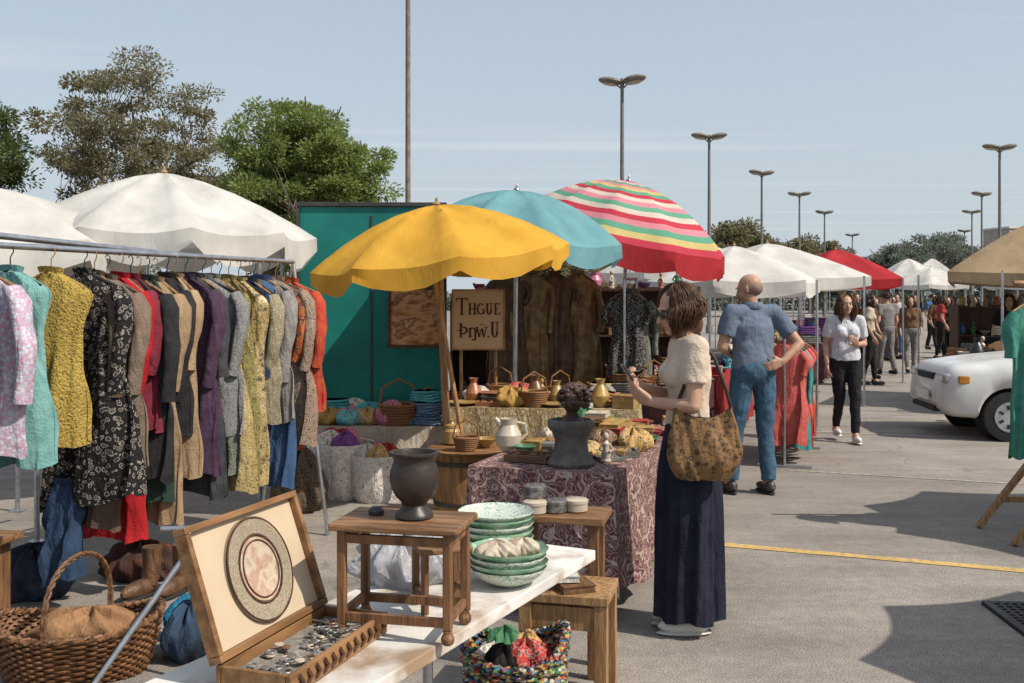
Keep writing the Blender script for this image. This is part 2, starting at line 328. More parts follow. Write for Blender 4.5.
# ------------------------------------------------------------ garments
def garment(name,loc,rz,L,wd,m,sl=.55,flare=1.0,seed=0,label='',group=None,m2=None,placket=True,hang=True,t=.04,sway=0):
    rr=random.Random(seed); ph=rr.uniform(0,6); nf=rr.choice([3,4,5,6]); am=rr.uniform(.016,.034); hem=rr.uniform(-.05,.05); dr=rr.uniform(-.035,.035); sh=rr.uniform(.015,.07); wob=rr.uniform(.01,.03)
    mb=MB()
    def f(a,v):
        th=2*math.pi*a; zz=v*L
        if zz<.1: k=zz/.1; hw=.055+(wd-.055)*math.sin(k*math.pi/2)
        else:
            k=(zz-.1)/(L-.1); hw=wd*(1-.18*math.sin(min(1,k*1.6)*math.pi))*(1+(flare-1)*k)*(1-.15*k*(seed%3==0))+wob*math.sin(5*v+ph)*k
        c_,s_=math.cos(th),math.sin(th)
        ht=t*(.45+.55*min(1,zz/.15))*(1+.5*v)
        fo=am*(.25+v)*math.sin(nf*2*a*math.pi+ph+1.5*v+.9*math.sin(3*v+ph))+am*.6*math.sin(11*a*6.28+ph*2+2*v)*v+.01*math.sin(9*v+5*math.cos(th)+ph)+.006*math.sin(19*v+9*math.cos(th)+2*ph)
        sx=math.copysign(abs(c_)**.8,c_)
        return (sx*hw+fo*.4+dr*v, s_*ht+fo*(1 if s_<0 else .6), -zz-sh*abs(sx)*(1-min(1,zz/.3))*min(1,zz/.08)+hem*c_*v+.018*math.sin(a*25+ph)*v*v)
    mb.grid(f,72,34,True)
    if sl>0:
        for s in(-1,1):
            q=rr.uniform(-.04,.03); q2=rr.uniform(-.04,.01); l2=sl*rr.uniform(.9,1.05)
            pts=[(s*(wd-.05),0,-.085),(s*(wd-.005),-.005,-.15),(s*(wd+.008),-.012,-.12-l2*.25),(s*(wd+.014+q*.6),-.018,-.115-l2*.42),(s*(wd+.01+q),-.028,-.11-l2*.6),(s*(wd+.002+q),-.03,-.1-l2*.8),(s*(wd+q+q2),-.035,-.1-l2)]
            w_=rr.uniform(.9,1.12); mb.tube(pts,[.045*w_,.055*w_,.05*w_,.052*w_,.046*w_,.044*w_,.047*w_],12,caps=False,flat=.65)
    mb.mi=1
    mb.grid(lambda a,v:(math.cos(a*6.283)*(.06+.012*v),math.sin(a*6.283)*(.032+.012*v),-.005+.028*v-.012*math.sin(a*6.283)),16,2,True)
    if placket:
        mb.grid(lambda a,v:((a-.5)*.03+dr*(.03+.95*v)+.006*math.sin(7*v+ph), f(.75,.03+.95*v)[1]-.006, -(.03+.95*v)*L),1,20)
    o=mk(mb,name,[m,m2 or m],None,label=label,cat='clothing',group=group,loc=loc,rot=(0,sway,rz),ang=80)
    if hang:
        h=MB(); h.tube([(-wd*.85,0,-.075),(-.08,0,-.02),(0,0,.02),(.08,0,-.02),(wd*.85,0,-.075)],.008,6)
        h.tube([(0,0,.02),(0,0,.07),(.02,0,.095),(.02,0,.12),(0,0,.135),(-.015,0,.12)],.003,6); mk(h,'hanger',BLACK if seed%2 else WOODL,o)
    return o
def pf(n,cols,s=28,pat='floral',lo=.1,hi=.95,**k): return fab(n,cols[0],pat=pat,scale=s,cols=cols,lo=lo,hi=hi,**k)
GS=[
 (4.36,1.35,.2,fab('g_rust',(.16,.05,.03),(.1,.03,.02)),.55,1.1,'long rust brown coat'),
 (4.44,1.25,.19,fab('g_teal',(.04,.2,.19),(.03,.14,.14)),.3,1.2,'long teal dress'),
 (4.62,.84,.22,pf('g_pinkblue',[(.5,.28,.36),(.34,.46,.58),(.55,.38,.45),(.3,.4,.54),(.6,.55,.56)],45,spec=.5,rough=.5),.5,1.1,'pink and pale blue sequinned top'),
 (4.78,.93,.2,fab('g_turq',(.2,.4,.37),(.14,.3,.29)),.0,1.15,'turquoise sleeveless tunic'),
 (5.0,.85,.2,pf('g_mustard',[(.48,.34,.08),(.36,.235,.05),(.52,.4,.14),(.24,.15,.03)],62,bump=.9),0,1.05,'mustard yellow lace blouse'),
 (5.2,1.18,.27,pf('g_blackflor',[(.018,.016,.016),(.018,.016,.016),(.02,.018,.018),(.4,.36,.31),(.03,.025,.025)],32),.55,1.15,'black coat with cream floral pattern'),
 (5.26,1.3,.23,fab('g_brown',(.13,.085,.06),(.09,.06,.045)),.55,1.1,'long brown wool coat'),
 (5.34,.95,.25,fab('g_taupe',(.22,.16,.12),(.16,.12,.09)),.55,1.0,'taupe jacket'),
 (5.43,1.42,.21,fab('g_red',(.42,.02,.025),(.32,.014,.017)),.5,1.1,'long bright red dress'),
 (5.5,.8,.2,fab('g_wine',(.2,.03,.05),(.13,.02,.03)),.4,1.0,'wine red cardigan'),
 (5.55,1.05,.25,fab('g_black',(.018,.018,.02),(.03,.03,.032)),.58,1.0,'black jacket'),
 (5.62,1.25,.2,fab('g_forest',(.03,.06,.045),(.02,.04,.03)),.5,1.0,'dark green coat'),
 (5.67,1.32,.25,fab('g_tan',(.36,.25,.15),(.27,.185,.11)),.55,1.1,'tan trench coat'),
 (5.76,.9,.22,fab('g_black2',(.02,.018,.022),(.035,.03,.032)),.57,1.0,'black wool coat'),
 (5.82,1.12,.22,fab('g_camel',(.38,.27,.16),(.3,.2,.12)),.45,1.05,'camel jacket'),
 (5.9,1.1,.26,fab('g_plum',(.08,.045,.08),(.055,.03,.055)),.56,1.0,'dark plum coat'),
 (5.97,1.28,.22,fab('g_char',(.065,.065,.07),(.04,.04,.045)),.5,1.1,'charcoal coat'),
 (6.04,.92,.25,pf('g_greyck',[(.24,.24,.24),(.09,.09,.1),(.34,.33,.3),(.12,.12,.12)],52),.5,1.0,'grey patterned knit cardigan'),
 (6.12,1.15,.21,pf('g_greygr',[(.14,.16,.13),(.24,.24,.19),(.06,.07,.06)],45),.0,1.05,'grey green patterned dress'),
 (6.19,1.26,.23,pf('g_gold',[(.4,.29,.1),(.1,.075,.025),(.58,.46,.24),(.2,.14,.05)],32,spec=.7,rough=.35),.0,1.15,'gold brocade sleeveless dress'),
 (6.27,1.2,.24,pf('g_olive',[(.26,.22,.08),(.06,.06,.022),(.48,.4,.18),(.1,.09,.035)],30),.0,1.15,'olive and gold patterned dress'),
 (6.36,1.28,.25,pf('g_gold2',[(.46,.34,.14),(.14,.09,.028),(.56,.45,.25),(.11,.07,.022)],26,spec=.7,rough=.35),.0,1.15,'gold embroidered long robe'),
 (6.43,1.0,.22,fab('g_navy',(.03,.045,.1),(.02,.03,.07)),.55,1.0,'navy blue jacket'),
 (6.5,.85,.25,pf('g_kh',[(.3,.26,.17),(.18,.15,.1),(.38,.33,.24)],45),.5,1.0,'khaki knitted cardigan'),
 (6.57,1.33,.22,fab('g_blue',(.06,.12,.23),(.04,.08,.17)),.0,1.15,'blue long skirted dress'),
 (6.64,.95,.24,fab('g_grey',(.29,.27,.25),(.2,.18,.17)),.55,1.0,'grey wool jacket'),
 (6.72,1.1,.24,pf('g_pattern',[(.3,.22,.16),(.1,.06,.04),(.44,.37,.3),(.16,.09,.07)],30),.5,1.0,'brown patterned knit coat'),
 (6.8,1.08,.26,pf('g_orange',[(.48,.14,.04),(.28,.045,.03),(.46,.25,.1),(.18,.05,.035)],18),.4,1.0,'orange and red floral kimono'),
 (6.88,.9,.25,fab('g_red2',(.42,.04,.03),(.44,.09,.04)),.5,1.0,'red cotton shirt')]
RH=1.87
def rail_x(d): return -2.9+.418*(d-3.6)
for i,(d,L,wd,m,sl_,fl,lb) in enumerate(GS):
    garment('hanging_garment',(rail_x(d),d,RH-.125-(R.uniform(0,.03) if i>5 else 0)),RU+rad(R.uniform(-20,16) if i>5 else R.uniform(4,12)),L,wd*(R.uniform(.88,1.08)),m,sl_,fl,seed=i,label=lb+' on the clothes rail',group='clothes on the long rail',t=R.uniform(.035,.055),sway=rad(R.uniform(-2.5,2.5)))
rk=E('clothes_rack',(rail_x(4.0),4.0,0),math.atan2(1,.418),'long silver tube clothes rack crowded with garments','clothes rack')
Lr=3.15
mb=MB(); mb.tube([(0,0,RH),(Lr,0,RH)],.016,12); mk(mb,'rail',METAL,rk)
mb=MB(); mb.tube([(0,.28,RH+.1),(Lr-.6,.35,RH+.02)],.018,12); mk(mb,'rail',METAL,rk)
for x in(0.02,Lr):
    for s in(-1,1):
        mb=MB(); mb.tube([(x,0,RH),(x,s*.28,.03)],.013,10); mb.tube([(x,s*.28,.05),(x,s*.28,0)],.018,10); mk(mb,'leg',METAL,rk)
    mb=MB(); mb.tube([(x,-.16,.8),(x,.16,.8)],.01,8); mk(mb,'crossbar',METAL,rk)
sdn=E('folding_stand',(-1.62,4.05,0),0,'thin grey metal folding stand with splayed legs','stand')
for a,b in(((-.1,-.1,0),(.28,.3,.62)),((.42,.62,0),(.18,.25,.62)),((.6,-.02,0),(.24,.2,.62))):
    mb=MB(); mb.tube([a,b],.012,10); mk(mb,'leg',METAL,sdn)
mb=MB(); mb.tube([(.1,.26,.62),(.4,.3,.62)],.012,10); mk(mb,'crossbar',METAL,sdn)
# ------------------------------------------------------------ teal panel, picture, sign
TP=mat('teal_paint',(.01,.2,.17),(.008,.15,.13),scale=2,rough=.55,bump=.08,bscale=4)
p=E('partition_screen',(-1.33,9.45,0),rad(2),'tall teal painted partition screen with a black frame','screen')
mb=MB(); mb.box((0,0,1.49),(1.34,.06,1.98)); mk(mb,'panel_board',TP,p,smooth=False)
mb=MB(); mb.box((0,.0,2.505),(1.42,.12,.04)); mb.box((-.69,.0,1.482),(.035,.12,1.97)); mb.box((.69,.0,1.482),(.035,.12,1.97)); mb.box((0,.0,.475),(1.42,.12,.04)); mb.box((0,-.034,1.45),(.02,.012,1.9)); mk(mb,'frame',DMETAL,p,smooth=False,bevel=.004)
for s in(-1,1):
    mb=MB(); mb.box((s*.66,0,.24),(.05,.05,.42)); mb.box((s*.66,0,.015),(.06,.5,.03)); mk(mb,'leg',DMETAL,p,smooth=False)
def picture(name,loc,rz,wd,h,m,fm,label,cat='painting'):
    r=E(name,loc,rz,label,cat)
    mb=MB(); mb.box((0,0,0),(wd,.015,h)); mk(mb,'canvas',m,r,smooth=False)
    f=MB(); t=.03
    f.box((0,-.006,h/2+t/2-.005),(wd+2*t,.035,t)); f.box((0,-.006,-h/2-t/2+.005),(wd+2*t,.035,t)); f.box((-wd/2-t/2+.005,-.006,0),(t,.034,h-.012)); f.box((wd/2+t/2-.005,-.006,0),(t,.034,h-.012))
    mk(f,'frame',fm,r,smooth=False,bevel=.004); return r
picture('framed_painting',(-.86,8.85,1.45),rad(3),.44,.5,mat('paint_art',(.4,.2,.08),cols=[(.05,.02,.01),(.35,.15,.05),(.5,.32,.18),(.2,.06,.03),(.6,.5,.35)],scale=5,pat='noise',lo=.3,hi=.7,st=(1,1,2.2)),WOODD,'framed painting in rust and ochre tones leaning on the screen')
SG=mat('sign_board',(.52,.38,.25),(.44,.32,.2),scale=3,rough=.8)
sg=E('market_sign',(-.29,8.55,1.435),rad(1),'beige wooden sign board with brown serif lettering','sign')
mb=MB(); mb.box((0,0,0),(.435,.02,.5)); mk(mb,'sign_board',SG,sg,smooth=False,bevel=.003)
mb=MB(); mb.box((0,-.002,.255),(.455,.03,.012)); mb.box((0,-.002,-.255),(.455,.03,.012)); mb.box((-.223,-.002,0),(.012,.03,.495)); mb.box((.223,-.002,0),(.012,.03,.495)); mk(mb,'frame',WOODL,sg,smooth=False)
INK=mat('ink',(.06,.03,.018),rough=.8)
def glyph(ch,x,z,w_,h,k=1.0):
    m=MB(); T=.017*k; t=.008*k; s=.034*k
    def st_(px): m.stroke(x+px,z,x+px,z+h,T); m.stroke(x+px-s/2,z,x+px+s/2,z,t*.8); m.stroke(x+px-s/2,z+h,x+px+s/2,z+h,t*.8)
    def arc(cx,cz,rx,rz_,a0,a1,n=14,th=T,tv=t):
        for i in range(n):
            a=rad(a0+(a1-a0)*i/n); b=rad(a0+(a1-a0)*(i+1.15)/n); q=abs(math.cos((a+b)/2)); tt=tv+(th-tv)*q
            m.stroke(x+cx+rx*math.cos(a),z+cz+rz_*math.sin(a),x+cx+rx*math.cos(b),z+cz+rz_*math.sin(b),tt)
    if ch=='T':
        st_(w_/2); m.stroke(x,z+h,x+w_,z+h,t); m.stroke(x+.003,z+h,x+.003,z+h*.82,t); m.stroke(x+w_-.003,z+h,x+w_-.003,z+h*.82,t)
    elif ch=='H': st_(s/2); st_(w_-s/2); m.stroke(x+s/2,z+h*.52,x+w_-s/2,z+h*.52,t)
    elif ch=='G':
        arc(w_*.48,h/2,w_*.42,h*.49,48,318); m.stroke(x+w_*.86,z+h*.06,x+w_*.86,z+h*.45,T*.9); m.stroke(x+w_*.6,z+h*.45,x+w_,z+h*.45,t*.8)
    elif ch=='U':
        m.stroke(x+s/2,z+h*.35,x+s/2,z+h,T); m.stroke(x+w_-s/2,z+h*.35,x+w_-s/2,z+h,t*1.1); arc(w_/2,h*.36,w_/2-s/2,h*.36,180,360)
        for q in(s/2,w_-s/2): m.stroke(x+q-s/2,z+h,x+q+s/2,z+h,t*.8)
    elif ch=='E':
        st_(s/2)
        for q,l in((0,1),(.52,.75),(1,.95)): m.stroke(x+s/2,z+h*q,x+w_*l,z+h*q,t)
        m.stroke(x+w_-.003,z,x+w_-.003,z+h*.2,t); m.stroke(x+w_*.95-.003,z+h,x+w_*.95-.003,z+h*.82,t)
    elif ch=='P': st_(s/2); arc(s/2,h*.5,w_-s/2,h*.27,-90,90); m.stroke(x-.012,z+h*.5,x+s,z+h*.5,t)
    elif ch=='n':
        m.stroke(x+s/2,z,x+s/2,z+h*.7,T); m.stroke(x,z,x+s,z,t*.8); arc(w_*.55,h*.48,w_*.4,h*.2,160,0); m.stroke(x+w_*.95,z+h*.48,x+w_*.95,z-h*.12,T); arc(w_*.72,-h*.12,w_*.23,h*.1,0,-150)
    elif ch=='w':
        hh=h*.7
        for a,b,c,d,q in((0,hh,w_*.25,0,T*.9),(w_*.25,0,w_*.5,hh*.9,t),(w_*.5,hh*.9,w_*.75,0,T*.9),(w_*.75,0,w_,hh,t)): m.stroke(x+a,z+b,x+c,z+d,q)
        for q in(0,w_): m.stroke(x+q-s*.4,z+hh,x+q+s*.4,z+hh,t*.8)
        for q in(.3,.6): m.stroke(x+w_*q,z+h*.9,x+w_*q+.01,z+h*.9,.01)
    elif ch=='.': m.stroke(x,z+.004,x+.014,z+.004,.014)
    mk(m,'lettering',INK,sg,loc=(0,-.0125,0),smooth=False)
glyph('T',-.19,.045,.1,.135); glyph('H',-.085,.045,.07,.092,.85); glyph('G',-.01,.045,.068,.092,.85); glyph('U',.063,.045,.062,.092,.85); glyph('E',.135,.045,.052,.092,.85)
glyph('P',-.165,-.15,.07,.115,.95); glyph('n',-.085,-.15,.065,.115,.95); glyph('w',-.01,-.15,.08,.12,.95); glyph('.',.08,-.15,.02,.1); glyph('U',.105,-.15,.075,.125)
for x in(-.15,.15):
    mb=MB(); mb.tube([(x,.02,.25),(x,.25,-1.435)],.014,8); mk(mb,'leg',WOODL,sg)
# ------------------------------------------------------------ tables
def table(name,loc,rz,wd,ln,h,top,label,legm=None,cloth=None,th=.03,group=None,drop=.66):
    r=E(name,(loc[0],loc[1],0),rz,label,'table',group)
    mb=MB(); mb.box((0,0,h-th/2),(wd,ln,th)); mk(mb,'table_top',top,r,smooth=False,bevel=.004)
    for sx in(-1,1):
        for sy in(-1,1):
            mb=MB(); mb.box((sx*(wd/2-.05),sy*(ln/2-.05),(h-th)/2),(.045,.045,h-th-.002)); mk(mb,'leg',legm or top,r,smooth=False,bevel=.003)
    if cloth:
        mb=MB(); hw=wd/2+.012; hl=ln/2+.012
        per=[]; N=34
        cs=[(-hw,-hl),(hw,-hl),(hw,hl),(-hw,hl)]
        for k in range(4):
            a=cs[k];b=cs[(k+1)%4]
            for i in range(N): t=i/N; per.append((a[0]+(b[0]-a[0])*t,a[1]+(b[1]-a[1])*t))
        n=len(per)
        def f(a,v):
            i=int(round(a*n))%n; x,y=per[i]
            fo=.034*math.sin(i*.8+.9*math.sin(i*.23))*v+.014*math.sin(i*1.9+v)*v
            nx=math.copysign(1,x) if abs(abs(x)-hw)<1e-4 else 0; ny=math.copysign(1,y) if abs(abs(y)-hl)<1e-4 else 0
            return (x+nx*(.015*v+fo+.02*v),y+ny*(.015*v+fo+.02*v),h+.004-drop*v+.02*math.sin(i*.4)*v*v)
        mb.grid(f,n,10,True)
        mb.add([(-hw,-hl,h+.004),(hw,-hl,h+.004),(hw,hl,h+.004),(-hw,hl,h+.004)],[(0,1,2,3)])
        mk(mb,'tablecloth',cloth,r,ang=60)
    return r
wt=E('display_table',(0,0,0),0,'long white painted board table with worn edge','table')
d_=Vector((.45,.893,0)); p_=Vector((-.893,.45,0)); fr=Vector((.235,3.33,0))
fr=fr+d_*.12
Aq=[fr,fr+p_*.47,fr-d_*1.95+p_*.47,fr-d_*1.95]
mb=MB(); mb.add([v+Vector((0,0,z)) for z in(.715,.75) for v in Aq],[(3,2,1,0),(4,5,6,7),(0,1,5,4),(1,2,6,5),(2,3,7,6),(3,0,4,7)]); mk(mb,'table_top',mat('worn_white',(.66,.64,.6),(.33,.23,.15),scale=4,lo=.48,hi=.62,rough=.5,bump=.1),wt,smooth=False,bevel=.004)
for q in(fr+p_*.42-d_*.42,fr+p_*.42-d_*.8,fr-d_*1.8+p_*.08,fr-d_*1.8+p_*.4):
    mb=MB(); mb.tube([(q.x,q.y,0),(q.x,q.y,.713)],.017,10); mk(mb,'leg',METAL,wt)
CL=fab('paisley_cloth',(.3,.05,.06),pat='rings',scale=9,cols=[(.12,.035,.045),(.38,.3,.24),(.15,.05,.06),(.06,.05,.08),(.28,.09,.09),(.42,.36,.3)],lo=.0,hi=1,warp=1.3)
t1c=Vector((.14,5.07,0))+U*1.0
table('stall_table',(t1c.x,t1c.y),RU,.76,2.0,.74,WOOD,'stall table draped with maroon and cream paisley cloth',cloth=CL,drop=.61)
table('stall_table',(.3,8.3),RU*.4,1.5,.8,.74,WOOD,'stall table with gold cloth crowded with goods',cloth=pf('goldcloth',[(.4,.31,.17),(.24,.16,.07),(.48,.41,.28)],18))
table('stall_table',(-1.0,9.0),0,1.5,.7,.5,WOOD,'low table piled with colourful textiles',cloth=fab('creamcloth',(.5,.45,.38),(.4,.34,.28)),drop=.4)
DC=fab('darkcloth',(.1,.04,.05),(.06,.03,.04)); RC=fab('redcloth',(.32,.045,.04),(.23,.03,.03))
for (x,y,rz,wd,ln,cl,lb) in [(1.35,9.6,RU,.8,2.0,DC,'stall table with dark cloth crowded with goods'),(2.35,12.4,RU,.9,2.2,RC,'stall table with red cloth'),(3.75,15.6,RU,.9,2.4,TENTW,'stall table with white cloth'),
    (7.6,14.2,0,2.6,.9,CL,'stall table with patterned cloth'),(5.8,20,RU,1.0,2.6,DC,'stall table with dark cloth'),(8.0,26,RU,1.0,2.6,RC,'stall table with red cloth'),(13.6,25,RU,1.4,2.6,DC,'stall table with dark cloth'),(16.6,32.5,RU,1.4,2.8,MC['creamcloth'],'stall table with cream cloth'),(7.4,29,RU,1.2,2.6,MC['creamcloth'],'stall table with cream cloth'),(10.8,35.5,RU,1.2,2.6,RC,'stall table with red cloth')]:
    table('stall_table',(x,y),rz,wd,ln,.74,WOOD,lb+' beside the lane',cloth=cl)
# ------------------------------------------------------------ small goods
CN={'green':(.08,.22,.11),'blue':(.07,.17,.36),'red':(.4,.05,.045),'white':(.62,.59,.54),'brown':(.18,.095,.05),'black':(.025,.022,.02),'ochre':(.45,.28,.09),'turquoise':(.1,.4,.44),'pink':(.6,.18,.3),'grey':(.22,.21,.2),'terracotta':(.4,.17,.09),'cream':(.56,.48,.37),'brass':(.42,.27,.1),'purple':(.22,.09,.3)}
WICK=mat('wicker',(.3,.15,.06),(.14,.06,.025),scale=50,pat='wave',rough=.6,bump=.4,bscale=60)
def gmat(cn,kind):
    c=CN[cn]
    if kind=='cloth': return fab('cloth_'+cn,c,tuple(x*.7 for x in c),scale=30)
    if kind=='pat': return pf('pat_'+cn,[c,tuple(min(1,x*1.5+.04) for x in c),(.42,.38,.32),tuple(x*.5 for x in c)],45)
    return mat('glaze_'+cn,c,tuple(x*.7 for x in c),scale=12,rough=.35,spec=.5,bump=.1)
def good(kind,x,y,z,cn,sc=1,rz=0,where='on the market table',group=None):
    mb=MB(); k='glaze'; a=30
    rr=R
    if kind=='bowl': mb.lathe([(.03,0),(.035,.008),(.06,.03),(.08,.06),(.078,.062),(.055,.034),(.03,.014),(.001,.012)],20)
    elif kind=='plate': mb.lathe([(.04,0),(.06,.008),(.1,.02),(.1,.023),(.06,.013),(.001,.01)],22)
    elif kind=='vase': mb.lathe([(.035,0),(.055,.03),(.065,.08),(.045,.13),(.025,.16),(.028,.18),(.038,.2),(.034,.2),(.022,.17)],18)
    elif kind=='jar': mb.lathe([(.04,0),(.055,.01),(.058,.09),(.045,.11),(.048,.115),(.048,.13),(.02,.14),(.012,.155),(.02,.165),(.002,.175)],18)
    elif kind=='jug':
        mb.lathe([(.035,0),(.06,.03),(.065,.08),(.04,.13),(.045,.16),(.04,.16),(.035,.13)],18); mb.tube([(.04,0,.14),(.085,0,.13),(.095,0,.08),(.06,0,.05)],.008,8); mb.tube([(-.04,0,.13),(-.07,0,.165)],[.02,.01],8)
    elif kind=='trinket_box': mb.box((0,0,.03),(.14,.1,.06)); mb.box((0,0,.069),(.148,.108,.018)); mb.box((0,-.055,.055),(.02,.008,.02)); k='wood'
    elif kind=='tray': 
        mb.box((0,0,.006),(.22,.16,.012)); k='wood'
        for s in(-1,1): mb.box((0,s*.077,.022),(.22,.008,.02)); mb.box((s*.107,0,.022),(.008,.146,.02))
        for i in range(9): mb.ell((rr.uniform(-.085,.085),rr.uniform(-.055,.055),.02),(.016,.013,.012),8,6)
    elif kind=='book': mb.box((.001,0,.015),(.14,.19,.022)); mb.box((0,0,.0285),(.15,.2,.004)); mb.box((0,0,.0015),(.15,.2,.003)); mb.box((-.0735,0,.015),(.004,.2,.022)); k='cloth'
    elif kind=='folded_cloth':
        for i in range(4):
            w0=.1-.004*i+rr.uniform(-.004,.004)
            mb.grid(lambda a,v,i=i,w0=w0:(w0*math.copysign(abs(math.cos(a*6.283))**.35,math.cos(a*6.283))*(1-.12*abs(v*2-1)**3),.08*math.copysign(abs(math.sin(a*6.283))**.35,math.sin(a*6.283))*(1-.12*abs(v*2-1)**3),i*.018+v*.018+.003*math.sin(a*12+i)),24,4,True)
        mb.lathe([(.088,0),(.001,.0)],24,c=(0,0,.0725),sy=.8); k='cloth' if rr.random()<.6 else 'pat'
    elif kind=='candlestick': mb.lathe([(.045,0),(.045,.008),(.015,.02),(.01,.06),(.02,.075),(.01,.09),(.01,.16),(.03,.175),(.03,.182),(.012,.185),(.012,.23),(.003,.235)],16)
    elif kind=='basket':
        for i in range(7):
            ri=.06+.004*i; mb.tube([(math.cos(t*math.pi/10)*ri,math.sin(t*math.pi/10)*ri,.007+.013*i) for t in range(21)],.008,6,caps=False)
        mb.lathe([(.06,.004),(.001,.004)],20); mb.tube([(-.085,0,.085),(-.07,0,.16),(0,0,.2),(.07,0,.16),(.085,0,.085)],.006,6); k='wick'
    elif kind=='figurine':
        mb.lathe([(.035,0),(.035,.012),(.028,.02),(.034,.05),(.02,.09),(.026,.12),(.012,.14),(.012,.146)],14); mb.ell((0,0,.168),(.02,.022,.026),10,8); mb.tube([(-.024,0,.12),(-.045,-.01,.08),(-.02,-.035,.07)],.008,6); mb.tube([(.024,0,.12),(.045,-.01,.08),(.02,-.035,.07)],.008,6)
    elif kind=='hat': mb.lathe([(.14,0),(.13,.004),(.08,.012),(.075,.06),(.06,.085),(.001,.09)],22,sy=.85); k='cloth'
    if k=='wood': m=mat('box_'+cn,CN[cn],tuple(x*.6 for x in CN[cn]),scale=6,st=(1,6,6),rough=.5)
    elif k=='wick': m=WICK
    else: m=gmat(cn,k)
    for i in range(len(mb.v)): v=mb.v[i]; mb.v[i]=(v[0]*sc,v[1]*sc,v[2]*sc)
    return mk(mb,kind,m,None,label=f'{cn} {kind.replace("_"," ")} {where}',cat=kind.replace('_',' '),loc=(x,y,z+.002),rz=rz,group=group,ang=a)
def bundle(name,loc,r,m,label,cat,seed=0,group=None,cr=1.0,rz=0,res=(84,28)):
    q=random.Random(seed); mb=MB(); ph=[q.uniform(0,6) for _ in range(8)]
    def f(a,v):
        th=a*6.2832; p=-math.pi/2*.55+(math.pi*.775)*v; w_=.8*math.sin(2*th+4*v+ph[4]); k=1+.13*math.sin(3*th+ph[0]+3*v+w_)+.09*cr*math.sin(7*th+ph[1]-5*v+w_)+.05*cr*math.sin(13*th+ph[2]+9*v+2*w_)+.035*cr*abs(math.sin(10*th+14*v+3*w_+ph[5]))
        return (math.cos(th)*math.cos(p)*r[0]*k,math.sin(th)*math.cos(p)*r[1]*k,(math.sin(p)+.76)/1.76*r[2]*(1+.12*math.sin(5*th+ph[3])+.06*cr*math.sin(11*th+ph[6])))
    mb.grid(f,res[0],res[1],True); return mk(mb,name,m,None,label=label,cat=cat,loc=loc,group=group,ang=60,rz=rz)
def scatter(c,rz,wd,ln,z,n,kinds,cols=None,where='on the market table',sc=(.8,1.2),cell=.2,seed=0,mxs=3):
    q=random.Random(seed); cols=cols or list(CN); nx=max(1,int(wd/cell)); ny=max(1,int(ln/cell)); cs=[(i,j) for i in range(nx) for j in range(ny)]; q.shuffle(cs)
    for (i,j) in cs[:n]:
        lx=(i+.5)*wd/nx-wd/2+q.uniform(-.03,.03); ly=(j+.5)*ln/ny-ln/2+q.uniform(-.03,.03)
        x=c[0]+lx*math.cos(rz)-ly*math.sin(rz); y=c[1]+lx*math.sin(rz)+ly*math.cos(rz)
        k=q.choice(kinds); s=q.uniform(*sc); cn=q.choice(cols); rz2=q.uniform(-.7,.7)
        if k in('folded_cloth','book','plate'):
            hh={'folded_cloth':.076,'book':.033,'plate':.012}[k]; zz=z
            for t in range(q.choice([1,2,3,4,5]) if k!='folded_cloth' else q.randint(1,mxs)):
                good(k,x+q.uniform(-.015,.015),y+q.uniform(-.015,.015),zz,q.choice(cols),s*q.uniform(.9,1.06),rz2+q.uniform(-.3,.3),where); zz+=hh*s
        elif k=='cloth_pile':
            bundle('cloth_pile',(x,y,z),(.11*s,.09*s,.11*s*q.uniform(.7,1.3)),gmat(cn,q.choice(['cloth','pat'])),f'{cn} crumpled cloth {where}','cloth',q.randint(0,999),rz=rz2,res=(48,16))
        else: good(k,x,y,z,cn,s,rz2,where)
ALLK=['bowl','plate','vase','trinket_box','book','folded_cloth','tray','figurine','basket','cloth_pile','plate']
cc=Vector((.14,5.07,0))+U*1.15
scatter((cc.x,cc.y),RU,.7,1.6,.746,36,['plate','bowl','trinket_box','tray','book','folded_cloth','book','bowl','tray','cloth_pile'],['brown','ochre','cream','terracotta','brass','brown','grey','green','red','white','ochre'],'on the paisley covered table',seed=3,sc=(.65,1.),cell=.165,mxs=2)
scatter((.3,8.3),RU*.4,1.45,.75,.746,32,ALLK,['brown','ochre','cream','brass','terracotta','white','grey','brown','red'],'on the gold cloth table',seed=14,sc=(.9,1.4),cell=.18,mxs=3)
scatter((-1.0,9.0),0,1.45,.65,.506,28,['folded_cloth','cloth_pile','cloth_pile','cloth_pile','folded_cloth'],['blue','red','turquoise','pink','white','turquoise','cream','blue','ochre','white'],'on the low textile table',seed=5,sc=(.95,1.4),mxs=3,cell=.18)
scatter((1.35,9.6),RU,.75,1.9,.746,34,ALLK,['brown','ochre','cream','terracotta','white','red','grey','brown','green'],'on the dark cloth table',seed=6,sc=(1,1.6),cell=.18)
scatter((2.35,12.4),RU,.85,2.1,.746,26,ALLK,None,'on the red cloth table',seed=7,sc=(1,1.6))
scatter((3.75,15.6),RU,.85,2.2,.746,20,ALLK,None,'on the white cloth table',seed=8,sc=(1.2,1.8),cell=.3)
scatter((7.6,14.2),0,2.5,.85,.746,36,ALLK,['brown','black','ochre','cream','terracotta','grey','brown','purple','white'],'on the patterned cloth table',seed=9,sc=(1.3,2.2),cell=.22)
for i,(x,y) in enumerate([(5.8,20),(8.0,26),(13.6,25),(16.6,32.5)]): scatter((x,y),RU,1.0,2.4,.746,12,['folded_cloth','basket','vase','cloth_pile'],None,'on a stall table by the lane',seed=30+i,sc=(1.6,2.4),cell=.4)
good('basket',-1.0,8.78,.506,'ochre',2.0,.2,'on the low textile table')
good('basket',-.75,8.85,.506,'ochre',1.6,.5,'on the low textile table')
